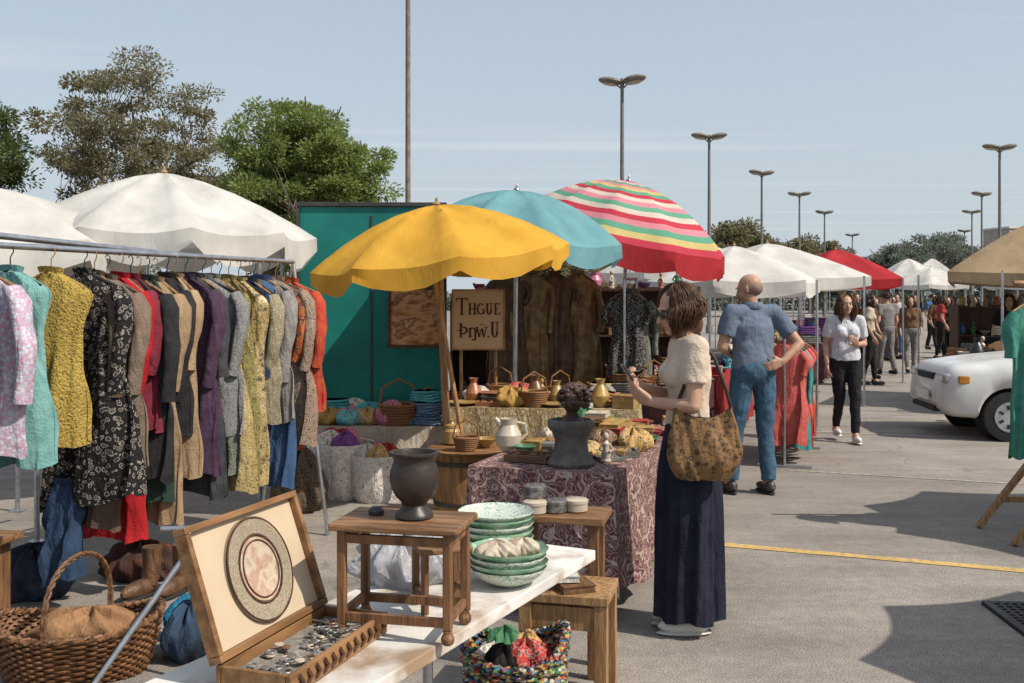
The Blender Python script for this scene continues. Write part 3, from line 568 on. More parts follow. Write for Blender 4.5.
def shelf(loc,rz,wd,h,n,label):
    r=E('display_shelf',loc,rz,label,'shelf')
    for s in(-1,1):
        mb=MB(); mb.box((s*(wd/2-.015),0,h/2),(.03,.3,h)); mk(mb,'upright',WOODD,r,smooth=False)
    for i in range(n):
        mb=MB(); mb.box((0,0,.12+i*(h-.15)/(n-1)),(wd-.064,.28,.02)); mk(mb,'shelf_board',WOODD,r,smooth=False)
    mb=MB(); mb.box((0,.158,h/2),(wd,.012,h)); mk(mb,'back_panel',WOODD,r,smooth=False)
    q=random.Random(int(wd*99))
    for i in range(n):
        z=.13+i*(h-.15)/(n-1)
        for j in range(int(wd/.19)):
            x=-wd/2+.12+j*.19; good(q.choice(['vase','jar','bowl','jug','trinket_box','candlestick','figurine']),loc[0]+x*math.cos(rz),loc[1]+x*math.sin(rz),z,q.choice(list(CN)),q.uniform(.9,1.2),q.uniform(-1,1),'on the dark wooden shelf')
shelf((1.4,11.5,0),0,1.5,1.75,4,'dark wooden display shelf filled with pottery')
shelf((-.05,10.6,0),0,1.2,1.6,4,'dark wooden display shelf filled with ornaments')
shelf((8.4,16.0,0),0,2.6,1.5,4,'dark wooden display shelf under the beige canopy')
def smallrail(x0,y0,x1,y1,h,items,label,grp,seed):
    r=E('clothes_rack',(x0,y0,0),math.atan2(y1-y0,x1-x0),label,'clothes rack'); L=math.hypot(x1-x0,y1-y0)
    mb=MB(); mb.tube([(0,0,h),(L,0,h)],.013,8); mk(mb,'rail',METAL,r)
    for x in(0,L):
        mb=MB(); mb.tube([(x,0,0),(x,0,h)],.013,8); mb.tube([(x,-.25,.02),(x,.25,.02)],.013,8); mk(mb,'leg',METAL,r)
    for i,(m,L_,lb,rz) in enumerate(items):
        t=(i+.5)/len(items); garment('hanging_garment',(x0+(x1-x0)*t,y0+(y1-y0)*t,h-.125),rz,L_,.2,m,.5 if i%2 else .2,1.05,seed=seed+i,label=lb+' hanging on a short rail',group=grp,t=.06)
LJ=fab('leather_brown',(.16,.08,.04),(.08,.04,.02),rough=.45,spec=.4); LG=fab('leather_gold',(.36,.22,.09),(.18,.1,.04),rough=.45,spec=.4)
smallrail(-.15,9.6,.75,9.75,1.98,[(LJ,1.15,'brown leather coat',.05),(LG,1.2,'tan suede long coat',.1),(LJ,1.1,'brown leather jacket',.0),(LG,1.1,'tan leather coat',.1)],'clothes rail with brown coats beneath the umbrellas','coats under the umbrellas',50)
BWC=pf('bw_pattern',[(.02,.02,.02),(.3,.28,.25),(.03,.03,.03),(.02,.02,.02)],30)
smallrail(1.05,9.3,1.2,9.6,1.8,[(BWC,.75,'black and white patterned dress',0),(MC['g_greygr'],.8,'grey patterned blouse',.3)],'short clothes rail by the striped umbrella','coats under the umbrellas',60)
CORAL=fab('coral',(.52,.12,.1),(.42,.08,.07)); TEALC=fab('tealc',(.07,.28,.27),(.05,.2,.2)); PINKC=fab('pinkc',(.5,.18,.17),(.4,.13,.13))
smallrail(2.6,9.5,3.05,10.7,1.3,[(CORAL,.95,'coral red dress',RU),(TEALC,1.0,'teal dress',RU+.2),(PINKC,1.05,'pink dress',RU),(MC['g_red'],1.05,'red dress',RU-.2),(CORAL,1.05,'coral red dress',RU),(MC['g_char'],1.,'charcoal coat',RU),(MC['g_red2'],1.0,'red shirt dress',RU)],'low clothes rail with red and pink dresses','dresses on the low rail',70)
# ------------------------------------------------------------ middle items
TUB=mat('tub_wood',(.38,.21,.085),(.2,.1,.04),scale=4,st=(7,7,1),rough=.6,bump=.3,bscale=12)
tb=E('wooden_tub',(-.36,7.4,0),0,'round wooden tub holding umbrella and bric-a-brac','tub')
mb=MB(); mb.lathe([(.2,0),(.215,.1),(.235,.3),(.25,.5),(.235,.5),(.215,.3),(.2,.42),(.001,.42)],40,fn=lambda t,i:1+.008*math.cos(t*20)); mk(mb,'tub_body',TUB,tb)
for z,r_ in((.1,.22),(.4,.247)):
    mb=MB(); mb.lathe([(r_,z),(r_+.005,z+.002),(r_+.008,z+.03),(r_+.003,z+.032)],32,caps=False); mk(mb,'hoop',DMETAL,tb)
mb=MB(); mb.lathe([(.3,0),(.31,.012),(.29,.02),(.001,.02)],30); mk(mb,'tray',WOODH,None,label='round wooden tray on top of the tub',cat='tray',loc=(-.32,7.35,.502))
for i,(x,y) in enumerate([(-.2,7.3),(-.45,7.45),(-.33,7.15)]): good(['bowl','jar','basket'][i],x,y,.524,['ochre','brass','brown'][i],1.1,0,'on the wooden tray')
BSK=pf('bask',[(.78,.74,.68),(.7,.66,.6),(.8,.76,.7),(.34,.2,.18),(.78,.74,.68)],26)
for i,(x,y,s) in enumerate([(-1.4,8.15,1.05),(-1.08,8.0,.88),(-1.75,8.5,.9)]):
    r=E('fabric_basket',(x,y,0),0,'white patterned fabric basket filled with colourful cloth','basket','fabric baskets')
    mb=MB(); mb.lathe([(.2*s,0),(.225*s,.05*s),(.24*s,.15*s),(.25*s,.3*s),(.255*s,.42*s),(.235*s,.42*s),(.22*s,.3*s),(.001,.28*s)],48,fn=lambda t,i:1+.02*math.sin(t*9+i)+.015*math.sin(t*17-i)); mk(mb,'basket_body',BSK,r)
    for k in range(5):
        a=k*1.3+i; rr_=.1*s*(k>0); cn=[['red','pink','red','white','purple'],['pink','green','white','ochre','red'],['blue','red','turquoise','white','pink']][i][k]
        bundle('cloth_pile',(x+rr_*math.cos(a),y+rr_*math.sin(a),.34*s),(.1*s,.1*s,.16*s),gmat(cn,'pat' if k%2 else 'cloth'),f'{cn} crumpled cloth in a white fabric basket','cloth',40+k+7*i,group='cloths in the fabric baskets',res=(48,16))
DN=fab('denim',(.04,.075,.14),(.025,.045,.09))
garment('hanging_garment',(-2.32,5.16,.66),RU,.5,.12,DN,0,1.1,seed=201,label='blue jeans hanging low under the clothes rail',placket=False,hang=False)
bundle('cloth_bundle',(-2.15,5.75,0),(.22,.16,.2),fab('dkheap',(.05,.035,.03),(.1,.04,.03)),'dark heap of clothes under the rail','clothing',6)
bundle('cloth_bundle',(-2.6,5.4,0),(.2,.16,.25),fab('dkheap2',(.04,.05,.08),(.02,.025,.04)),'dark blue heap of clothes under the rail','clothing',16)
bundle('cloth_bundle',(-1.46,4.5,0),(.11,.13,.22),fab('blueb',(.04,.07,.12),(.012,.014,.02),scale=6),'crumpled dark blue cloth bag on the asphalt','bag',2)
bundle('cloth_bundle',(-1.5,4.75,0),(.13,.12,.2),fab('tealb',(.04,.25,.38),(.02,.12,.22)),'crumpled turquoise cloth on the asphalt','bag',3)
bundle('cloth_bundle',(-1.62,7.6,0),(.2,.25,.42),pf('dkpat',[(.1,.07,.05),(.2,.15,.1),(.05,.04,.03)],30),'brown patterned cloth bundle under the table','clothing',4)
bundle('plastic_bag',(-.33,3.05,.752),(.13,.1,.14),mat('plastic_white',(.62,.62,.64),(.5,.5,.53),rough=.25,tr=.4,bump=.5,bscale=22,wrink=.9),'crumpled translucent white plastic bag on the white table','bag',5,cr=1.8)
def boot(x,y,rz):
    r=E('ankle_boot',(x,y,0),rz,'brown leather ankle boot standing on the asphalt','boot','pair of boots')
    mb=MB(); mb.tube([(0,0,.26),(0,.0,.18),(0,.01,.1),(0,.03,.06)],[.055,.05,.048,.045],14); mb.ell((0,.09,.05),(.045,.13,.05)); mk(mb,'shaft',LJ,r)
    mb=MB(); mb.ell((0,.085,.012),(.048,.14,.014)); mb.box((0,-.02,.012),(.07,.06,.024)); mk(mb,'sole',BLACK,r)
boot(-1.97,5.45,2.7); boot(-1.82,5.5,2.9)
STN=mat('grey_stone',(.15,.135,.125),(.09,.08,.075),scale=20,rough=.7,bump=.2)
mb=MB(); mb.lathe([(.125,0),(.13,.015),(.115,.03),(.09,.07),(.085,.13),(.1,.17),(.12,.19),(.125,.215),(.12,.235),(.105,.238),(.09,.2),(.001,.19)],36); mk(mb,'stone_pot',STN,None,label='grey waisted stone pot on the paisley covered table',cat='pot',loc=(.31,5.22,.747))
r=E('curly_bust',(.315,5.22,.975),0,'dark carved head with curly hair on the stone pot','bust')
mb=MB(); mb.lathe([(.06,0),(.05,.02),(.03,.04),(.03,.07)],16); mb.ell((0,-.005,.11),(.055,.065,.07)); mb.ell((-.02,-.065,.1),(.012,.012,.02)); mk(mb,'head',mat('bust_dark',(.08,.045,.033),(.04,.025,.02),rough=.5),r)
mb=MB(); q=random.Random(5)
for i in range(130):
    a=q.uniform(0,6.28); b=q.uniform(-.5,1.5); mb.ell((.078*math.cos(a)*math.cos(b)+.01,.08*math.sin(a)*math.cos(b)+.01,.115+.075*math.sin(b)),(.016,.016,.014),8,6)
mk(mb,'curls',mat('bust_dark',(.06,.035,.025)),r)
good('jug',-.02,5.68,.747,'cream',1.15,.3,'on the paisley covered table'); good('figurine',.5,5.3,.747,'cream',.8,0,'on the paisley covered table')
for i,(x,y,cn) in enumerate([(.1,5.35,'brown'),(.52,5.55,'ochre'),(.62,5.9,'brown')]): good('tray',x,y,.747,cn,1.1,RU+.1*i,'on the paisley covered table')
# ------------------------------------------------------------ front table items
GW=mat('glaze_greenwhite',(.62,.64,.58),cols=[(.62,.64,.58),(.08,.25,.12),(.16,.38,.22),(.62,.64,.58),(.62,.64,.58)],pat='rings',scale=26,lo=.2,hi=.9,rough=.3,spec=.5,warp=1.4)
GG=mat('glaze_greenrim',(.14,.34,.18),(.42,.54,.42),scale=30,rough=.3,spec=.5)
def dish(x,y,z,r,m,label,h=.03):
    mb=MB(); mb.lathe([(r*.42,0),(r*.48,.005),(r*.72,h*.35),(r*.92,h*.75),(r,h),(r,h+.004),(r*.93,h*.85),(r*.72,h*.45),(r*.48,.012),(.001,.009)],40,fn=lambda t,i:1+(.014*math.cos(t*12) if i in(4,5) else 0)); return mk(mb,'dish',m,None,label=label,cat='dish',loc=(x,y,z),group='stacked green dishes')
for i,(zz,h) in enumerate([(0,.05),(.018,.05),(.036,.05),(.056,.05)]): dish(-.012+.005*math.sin(i*3),3.03,.752+zz,.117+.004*(i%2),[GW,GG][i%2],'green and white glazed bowl in a stack on the white table',h)
bundle('sea_shell',(-.045,3.0,.83),(.062,.052,.055),mat('shell',(.56,.48,.38),(.38,.3,.23),scale=30,rough=.5,bump=.3),'pale shell lying in the top green dish','shell',8); bundle('sea_shell',(.035,3.05,.83),(.05,.045,.05),MC['shell'],'pale shell lying in the top green dish','shell',9)
for i,(zz,h) in enumerate([(0,.055),(.026,.055),(.052,.05),(.078,.045),(.1,.04)]): dish(-.055,3.4,.752+zz,.128,[GW,GG][i%2],'green speckled glazed bowl in a stack on the white table',h)
rs=Vector((-.28,2.6,.752)); st_=E('wooden_stool',rs,rad(-12),'small carved wooden stool with worn brown top on the white table','stool')
W2=mat('stool_wood',(.26,.13,.06),(.1,.045,.022),scale=4,st=(8,8,1),rough=.5,bump=.25,bscale=18)
mb=MB(); mb.box((0,0,.285),(.34,.22,.018)); mk(mb,'seat',WOODH,st_,smooth=False,bevel=.005)
for sx in(-1,1):
    for sy in(-1,1):
        mb=MB(); x,y=sx*.14,sy*.085; mb.box((x,y,.156),(.022,.022,.238)); mb.lathe([(.01,0),(.016,.006),(.018,.018),(.011,.03),(.013,.037)],12,c=(x,y,.0)); mk(mb,'leg',W2,st_,smooth=False,bevel=.003)
for sy in(-1,1):
    for z in(.055,.255):
        mb=MB(); mb.box((0,sy*.085,z),(.256,.014,.022)); mk(mb,'rail',W2,st_,smooth=False)
for sx in(-1,1):
    for z in(.06,.252):
        mb=MB(); mb.box((sx*.14,0,z),(.014,.146,.02)); mk(mb,'rail',W2,st_,smooth=False)
st2=E('wooden_stool',(-.2,2.8,.752),rad(20),'smaller wooden stool tucked behind another one','stool')
mb=MB(); mb.box((0,0,.17),(.15,.13,.016)); mk(mb,'seat',WOODH,st2,smooth=False,bevel=.004)
for sx in(-1,1):
    for sy in(-1,1):
        mb=MB(); mb.box((sx*.06,sy*.05,.081),(.018,.018,.161)); mk(mb,'leg',W2,st2,smooth=False)
for sx in(-1,1):
    mb=MB(); mb.box((sx*.06,0,.05),(.012,.08,.014)); mk(mb,'rail',W2,st2,smooth=False)
mb=MB(); mb.lathe([(.046,0),(.05,.004),(.048,.014),(.036,.024),(.032,.034),(.036,.044),(.05,.058),(.06,.078),(.064,.1),(.063,.122),(.057,.14),(.054,.15),(.058,.16),(.064,.166),(.064,.172),(.056,.172),(.048,.15),(.05,.11),(.001,.08)],44); mk(mb,'clay_urn',mat('dark_clay',(.045,.032,.026),(.022,.017,.015),scale=12,rough=.4,bump=.08,spec=.4),None,label='dark brown rounded clay urn on the wooden stool',cat='urn',loc=(-.255,2.6,1.047))
mb=MB(); mb.lathe([(.02,0),(.022,.01),(.012,.02)],14); mk(mb,'small_dish',DMETAL,None,label='tiny dark metal dish on the wooden stool',cat='dish',loc=(-.36,2.64,1.047))
hx=Vector((-.58,2.43,.752)); cs_=E('display_case',hx,math.atan2(.46,.16),'open wooden display case with round engraved plate in the lid','display case')
CW=mat('case_wood',(.3,.16,.07),(.15,.075,.03),scale=4,st=(1,7,7),rough=.4,bump=.15,bscale=18)
Lc=.47;Dc=.19
mb=MB(); mb.box((0,-Dc/2,.005),(Lc,Dc,.01))
for y in(-.006,-Dc+.006): mb.box((0,y,.031),(Lc,.012,.042))
for s in(-1,1): mb.box((s*(Lc/2-.006),-Dc/2,.031),(.012,Dc-.026,.042))
mk(mb,'case_base',CW,cs_,smooth=False,bevel=.002)
mb=MB()
for k in range(12): mb.tube([(-.2+k*.036,-Dc-.002,.012),(-.19+k*.036,-Dc-.006,.026),(-.2+k*.036,-Dc-.002,.042)],.005,6)
mk(mb,'carving',WOODD,cs_)
q=random.Random(4); mb=MB(); mb.box((0,-Dc/2,.02),(Lc-.03,Dc-.03,.014)); mk(mb,'lining',fab('lining',(.3,.27,.23),(.16,.15,.13),scale=40),cs_,smooth=False)
SIL=mat('silver_old',(.32,.3,.28),(.1,.1,.1),scale=40,rough=.45,metal=.6)
for k in range(54):
    mb=MB(); x=q.uniform(-.18,.18);y=-Dc/2+q.uniform(-.06,.06)
    t=q.random()
    if t<.4: mb.lathe([(.009,0),(.012,.003),(.011,.006),(.001,.007)],14)
    elif t<.75: mb.cap((-.02,0,.003),.003,(.02,0,.003),.002,8); mb.ell((.024,0,.003),(.009,.007,.003),8,6)
    else: mb.tube([(math.cos(a*.5)*.012,math.sin(a*.5)*.012,.003) for a in range(13)],.0025,6)
    mk(mb,'trinket',[SIL,gmat('grey','glaze'),SIL,gmat('cream','glaze'),SIL,gmat('brown','glaze'),SIL,gmat('black','glaze'),gmat('grey','glaze'),gmat('red','glaze') if k<15 else SIL][k%10],None,label='small old metal trinket lying in the display case',cat='trinket',loc=hx+Matrix.Rotation(math.atan2(.46,.16),3,'Z')@Vector((x,y,.028+.003*(k%4))),rz=q.uniform(0,6),group='trinkets in the case')
lid=E('case_lid',(0,.0,.053),0); lid.parent=cs_; lid.rotation_euler=(rad(-19),0,0)
LH=.31
mb=MB()
for z in(.008,LH-.008): mb.box((0,.0,z),(Lc,.035,.016))
for s in(-1,1): mb.box((s*(Lc/2-.008),0,LH/2),(.016,.035,LH-.034))
mk(mb,'lid_frame',CW,lid,smooth=False,bevel=.002)
mb=MB(); mb.box((0,.008,LH/2),(Lc-.034,.012,LH-.034)); mk(mb,'lid_panel',mat('parchment',(.56,.45,.32),(.48,.37,.25),scale=4,rough=.8),lid,smooth=False)
ENG=mat('engraved',(.4,.32,.22),cols=[(.42,.35,.25),(.1,.08,.06),(.36,.29,.2),(.13,.1,.075),(.42,.35,.25)],pat='rings',scale=60,lo=.0,hi=1,rough=.6,warp=1.2)
def disc(r0,r1,y,m,nm):
    mb=MB(); mb.lathe([(r0,0),(r0+.002,.004),(r1-.002,.004),(r1,0)],56)
    return mk(mb,nm,m,lid,loc=(0.01,y,LH*.5),rot=(rad(90),0,0))
disc(.001,.13,.002,mat('plate_base',(.26,.2,.14),(.18,.13,.09)),'round_plate'); disc(.085,.125,-.003,ENG,'plate_border'); disc(.001,.08,-.003,mat('plate_mid',(.5,.36,.26),cols=[(.46,.38,.28),(.4,.24,.17),(.5,.42,.32),(.3,.2,.14)],scale=22,lo=.3,hi=.7),'plate_centre')
for rr_ in(.083,.127,.07):
    mb=MB(); mb.tube([(rr_*math.cos(t*math.pi/28)+.01,-.008,LH*.5+rr_*math.sin(t*math.pi/28)) for t in range(57)],.0022,6,caps=False); mk(mb,'plate_ring',WOODD,lid)
def wicker(loc,rx,ry,h,label,m,handle=True,rz=0,rows=14,name='wicker_basket',stk=40):
    r=E(name,loc,rz,label,'basket')
    mb=MB()
    def f(a,v):
        i=v*rows*3; th=a*6.2832; k=.78+.22*v**.7; w=.009*math.sin(th*stk/2+math.pi*math.floor(i/3))
        b=.006*abs(math.sin(i/3*math.pi))
        sq=lambda c:math.copysign(abs(c)**.75,c)
        return (sq(math.cos(th))*(rx*k+w+b),sq(math.sin(th))*(ry*k+w+b),v*h*(1+.12*math.cos(2*th)*v))
    mb.grid(f,stk*4,rows*3,True); mb.lathe([(.78,.01),(.001,.01)],24,sx=rx,sy=ry,caps=False); mk(mb,'basket_body',m,r,ang=80,solid=.006)
    mb=MB(); sq=lambda c:math.copysign(abs(c)**.75,c)
    for s in(0,math.pi):
        mb.tube([((rx+.01*math.cos(t*1.9+s))*sq(math.cos(t*math.pi/50)),(ry+.01*math.cos(t*1.9+s))*sq(math.sin(t*math.pi/50)),h*(1+.12*math.cos(t*math.pi/25))+.01*math.sin(t*1.9+s)) for t in range(101)],.01,6,caps=False)
    mk(mb,'rim',m,r)
    if handle:
        mb=MB()
        for s in(0,2.1,4.2):
            mb.tube([(.1*math.cos(math.pi*t/40)+.008*math.cos(t+s),ry*.98*math.cos(math.pi*t/40),h*.75+.008*math.sin(t+s)+.33*math.sin(math.pi*t/40)**.6) for t in range(41)],.0065,6)
        mk(mb,'handle',m,r)
    return r
WK2=mat('wicker_brown',(.24,.115,.05),(.08,.036,.016),scale=30,rough=.5,bump=.3,bscale=90,spec=.4)
wicker((-1.88,4.32,0),.34,.22,.23,'large brown wicker basket with a tall arched handle',WK2,rz=rad(14),rows=17,stk=56)
LT=fab('leather_tan',(.36,.2,.1),(.22,.115,.055),rough=.5,scale=5)
bundle('leather_bag',(-1.82,4.32,.1),(.24,.15,.16),LT,'tan leather bag folded inside the wicker basket','bag',12,cr=.8)
bn=E('wooden_bench',(-3.0,5.0,0),rad(-10),'low wooden bench beneath the clothes rail','bench'); mb=MB(); mb.box((0,0,.42),(1.0,.3,.035)); mk(mb,'seat',WOODH,bn,smooth=False,bevel=.004)
for s in(-1,1):
    mb=MB(); mb.box((s*.42,0,.2),(.04,.26,.4)); mk(mb,'leg',WOOD,bn,smooth=False)
CB=mat('colour_weave',(.3,.1,.1),pat='cells',scale=60,cols=[(.36,.05,.05),(.05,.2,.1),(.45,.36,.1),(.03,.03,.03),(.06,.15,.3),(.4,.18,.06),(.5,.46,.38),(.03,.03,.03),(.03,.03,.03)],rough=.7,bump=.3,st=(1,1,2.2))
wicker((.01,3.66,0),.19,.19,.36,'round woven basket with multicoloured pattern under the table',CB,handle=False,rows=20,stk=30,name='woven_basket')
for i in range(6):
    a=i*1.05; bundle('cloth_pile',(.01+.08*math.cos(a),3.66+.08*math.sin(a),.24+.02*(i%3)),(.07,.07,.1),gmat(['red','ochre','green','white','black','red'][i],'pat' if i%2 else 'cloth'),['red','ochre','green','white','black','red'][i]+' crumpled cloth in the woven basket','cloth',80+i,res=(48,16))
ws=E('wooden_bench',(.23,4.02,0),rad(-14),'sturdy pine bench with slab legs on the asphalt','bench')
mb=MB(); mb.box((0,0,.445),(.36,.3,.035)); mk(mb,'seat',WOODL,ws,smooth=False,bevel=.004)
for sx in(-1,1):
    for sy in(-1,1):
        mb=MB(); mb.box((sx*.15,sy*.12,.213),(.05,.05,.426)); mk(mb,'leg',WOODL,ws,smooth=False,bevel=.003)
mb=MB(); mb.box((0,-.125,.37),(.25,.02,.09)); mk(mb,'apron',WOODL,ws,smooth=False)
mb=MB(); mb.box((-.05,-.13,.18),(.14,.016,.28)); mk(mb,'side_board',WOODL,ws,smooth=False)
ws2=table('side_table',(.22,4.35),rad(-14),.4,.26,.69,WOODH,'small wooden side table holding round tins',legm=WOOD)
good('book',.24,3.98,.463,'brown',.9,.3,'on the pine bench'); good('book',.2,4.0,.496,'white',.8,.1,'on the pine bench')
for i in range(4):
    mb=MB(); mb.lathe([(.045,0),(.05,.005),(.05,.035),(.053,.037),(.053,.05),(.045,.055),(.001,.055)],26); mk(mb,'round_tin',SIL if i%2 else gmat('cream','glaze'),None,label='small round engraved tin on the side table',cat='tin',loc=(.1+.09*(i%3),4.3+.02*i,.692+(.056 if i==3 else 0)),group='round tins')
# ------------------------------------------------------------ people
DT=bpy.data.textures.new('cloth_noise','CLOUDS'); DT.noise_scale=.11; DT.noise_depth=3
DTH=bpy.data.textures.new('hair_noise','CLOUDS'); DTH.noise_scale=.03
def fuse(mb,name,m,parent,vox=.01,sm=4,disp=0,tex=None,label=None):
    o=mk(mb,name,m,parent,label=label,ang=180)
    a=o.modifiers.new('r','REMESH'); a.mode='VOXEL'; a.voxel_size=vox; a.use_smooth_shade=True
    b=o.modifiers.new('s','SMOOTH'); b.iterations=sm; b.factor=.5
    if disp:
        d=o.modifiers.new('d','DISPLACE'); d.texture=tex or DT; d.strength=disp; d.mid_level=.5
    dg=bpy.context.evaluated_depsgraph_get(); dg.update(); me=bpy.data.meshes.new_from_object(o.evaluated_get(dg))
    o.modifiers.clear(); old=o.data; o.data=me; bpy.data.meshes.remove(old)
    me.polygons.foreach_set('use_smooth',[True]*len(me.polygons))
    return o
def hand(mb,w,d,n,side,curl=25,s=1.0):
    w=Vector(w);d=Vector(d).normalized();n=Vector(n);n=(n-d*n.dot(d)).normalized(); a=d.cross(n)*side
    for i in range(4):
        kx=(-.03+.02*i)*s; kn=w+d*.085*s+a*kx; mb.cap(w+d*.01+a*kx*.5,.017*s,kn,.0125*s,8)
        L=[.04,.046,.043,.033][i]*s; p=kn; ang=rad(curl*.6); dd=d
        for j in range(3):
            dd=(d*math.cos(ang)+n*math.sin(ang)).normalized(); q=p+dd*L*[1,.65,.5][j]; mb.cap(p,(.0095-.001*j)*s,q,(.0088-.001*j)*s,8); p=q; ang+=rad(curl)
    tb=w+d*.025*s-a*.028*s; t1=tb+(d*.6-a*.7+n*.3).normalized()*.045*s; t2=t1+(d*.9-a*.2+n*.5).normalized()*.032*s
    mb.cap(tb,.015*s,t1,.011*s,8); mb.cap(t1,.0105*s,t2,.009*s,8)
def person(loc,rz,label,H=1.7,P=None,fem=True,skin=SKIN,top=None,bottom=None,botkind='trousers',hair=None,hairlen=0,shoe=None,sleeve=.5,vox=.007,curlL=25,curlR=25,hl=None,hr=None,headrot=(0,0),glasses=False,baggy=0,topname='shirt',group=None,wave=.012,waist=1.0,hemz=.07,locks=120,lr=.0075,slim=0):
    S=H/1.7
    J=dict(hip=.09,kL=(-.1,.01,.5),kR=(.1,.01,.5),aL=(-.105,-.02,.09),aR=(.105,-.02,.09),sh=.165 if fem else .19,shz=1.39,eL=(-.23,-.03,1.11),eR=(.23,-.03,1.11),wL=(-.25,.05,.87),wR=(.25,.05,.87),head=(0,.025,1.575),lean=0)
    if P: J.update(P)
    V=lambda t:Vector(t)*S
    root=E('person',(loc[0],loc[1],0),rz,label,'person',group)
    hL=V((-J['hip'],0,.92));hR=V((J['hip'],0,.92));kL,kR,aL,aR=V(J['kL']),V(J['kR']),V(J['aL']),V(J['aR'])
    ly=J['lean']
    sL=V((-J['sh'],ly,J['shz']));sR=V((J['sh'],ly,J['shz']));eL,eR,wL,wR=V(J['eL']),V(J['eR']),V(J['wL']),V(J['wR']); hc=V(J['head'])
    m=0 if fem else .012-slim
    body=MB()
    body.ell(V((0,ly*.8,1.25)),Vector((.148+m*2,.098+m,.185))*S,18,12)
    body.ell(V((0,ly*.5,1.1)),Vector((.125+m*2.5,.088+m*1.5,.14))*S,18,12)
    body.cap(sL,(.052+m)*S,sR,(.052+m)*S); body.ell(V((0,ly,1.4)),Vector((.11+m,.06,.055))*S)
    if fem:
        for s in(-1,1): body.ell(V((s*.065,.075+ly*.8,1.26)),Vector((.06,.05,.06))*S)
    body.ell(V((0,-.01,.95)),Vector((.155+m,.11,.12))*S,18,12)
    for h,k,a in((hL,kL,aL),(hR,kR,aR)):
        body.cap(h,.085*S,k,.055*S); body.cap(k,.055*S,k.lerp(a,.35),.052*S); body.cap(k.lerp(a,.3),.053*S,a,.035*S)
        body.cap(a,.034*S,a+Vector((0,.12,-.055))*S,.028*S); body.cap(a,.034*S,a+Vector((0,-.03,-.045))*S,.032*S)
    for s_,e,wv in((sL,eL,wL),(sR,eR,wR)):
        body.cap(s_,(.046+m)*S,e,(.037+m*.5)*S); body.cap(e,(.038+m*.5)*S,e.lerp(wv,.3),(.037+m*.5)*S); body.cap(e.lerp(wv,.25),(.037+m*.5)*S,wv,(.024+m*.3)*S)
    hand(body,wL,(wL-eL) if not hl else hl[0],hl[1] if hl else (1,0,0),-1,curlL,S)
    hand(body,wR,(wR-eR) if not hr else hr[0],hr[1] if hr else (-1,0,0),1,curlR,S)
    body.cap(V((0,ly,1.4)),.055*S,hc+Vector((0,-.02,-.06))*S,.05*S)
    M=Matrix.Rotation(rad(headrot[1]),3,'Z')@Matrix.Rotation(rad(headrot[0]),3,'X')
    def hp(x,y,z): return hc+M@(Vector((x,y,z))*S)
    def he(mb,c,r,n=16,mm=11): mb.ell(hp(*c),Vector(r)*S,n,mm,M)
    he(body,(0,-.012,.025),(.074,.093,.088)); he(body,(0,.025,-.03),(.06,.066,.078)); he(body,(0,.06,-.088),(.03,.028,.024)); he(body,(0,.02,-.07),(.05,.06,.04))
    body.cap(hp(0,.088,.005),.009*S,hp(0,.11,-.028),.0125*S); he(body,(0,.098,-.034),(.018,.012,.009)); he(body,(0,.074,.025),(.052,.02,.013)); he(body,(0,.088,-.056),(.02,.011,.006)); he(body,(0,.086,-.066),(.018,.011,.007))
    for s in(-1,1): he(body,(s*.076,-.008,-.01),(.009,.02,.031)); he(body,(s*.038,.068,-.03),(.02,.018,.02))
    fuse(body,'body',skin,root,vox*S,3)
    for s in(-1,1):
        mb=MB(); he(mb,(s*.031,.081,.003),(.0135,.009,.0085),12,8); mk(mb,'eye',mat('eye_white',(.7,.68,.65),rough=.2),root)
        mb=MB(); he(mb,(s*.031,.0885,.003),(.006,.003,.006),10,6); mk(mb,'iris',mat('iris',(.03,.02,.015),rough=.1),root)
    mb=MB(); he(mb,(0,.0965,-.061),(.02,.006,.0075),12,8); mk(mb,'lips',mat('lips',(.35,.1,.09),rough=.4),root)
    for s in(-1,1):
        mb=MB(); mb.tube([hp(s*.015,.096,.022),hp(s*.032,.094,.027),hp(s*.048,.083,.022)],.003*S,6); mk(mb,'eyebrow',hair or BLACK,root)
    t=MB(); g=.012
    t.ell(V((0,ly*.8,1.25)),Vector((.148+m*2+g,.098+m+g,.185))*S,18,12); t.lathe([(.16+m*2+baggy,0),(.14+m*2.4+baggy,.12),(.145+m*2.4,.22),(.15+m*2.2,.36),(.12,.43)],26,c=V((0,ly*.5,waist)),sx=S,sy=.69*S)
    t.cap(sL,(.056+m+g*.7)*S,sR,(.056+m+g*.7)*S); t.cap(V((0,ly,1.39)),.066*S,V((0,ly,1.435)),.058*S,f1=True)
    if fem:
        for s in(-1,1): t.ell(V((s*.065,.078+ly*.8,1.26)),Vector((.066,.056,.07))*S)
    for s_,e,wv in((sL,eL,wL),(sR,eR,wR)):
        if sleeve<=1: t.cap(s_,(.058+m+g*.5)*S,s_.lerp(e,sleeve),(.054+m+g*.9)*S,f1=True)
        else: t.cap(s_,(.056+m+g)*S,e,(.048+m+g)*S); t.cap(e,(.048+m+g)*S,e.lerp(wv,sleeve-1),(.036+m+g)*S,f1=True)
    fuse(t,topname,top,root,max(vox,.009)*S,5,.026)
    if not fem and vox<.01:
        cl=MB(); cl.lathe([(.078,-.02),(.083,-.012),(.068,.035),(.062,.036)],26,c=V((0,ly,1.44)),sx=S,sy=.95*S,caps=False); mk(cl,'collar',top,root,ang=180)
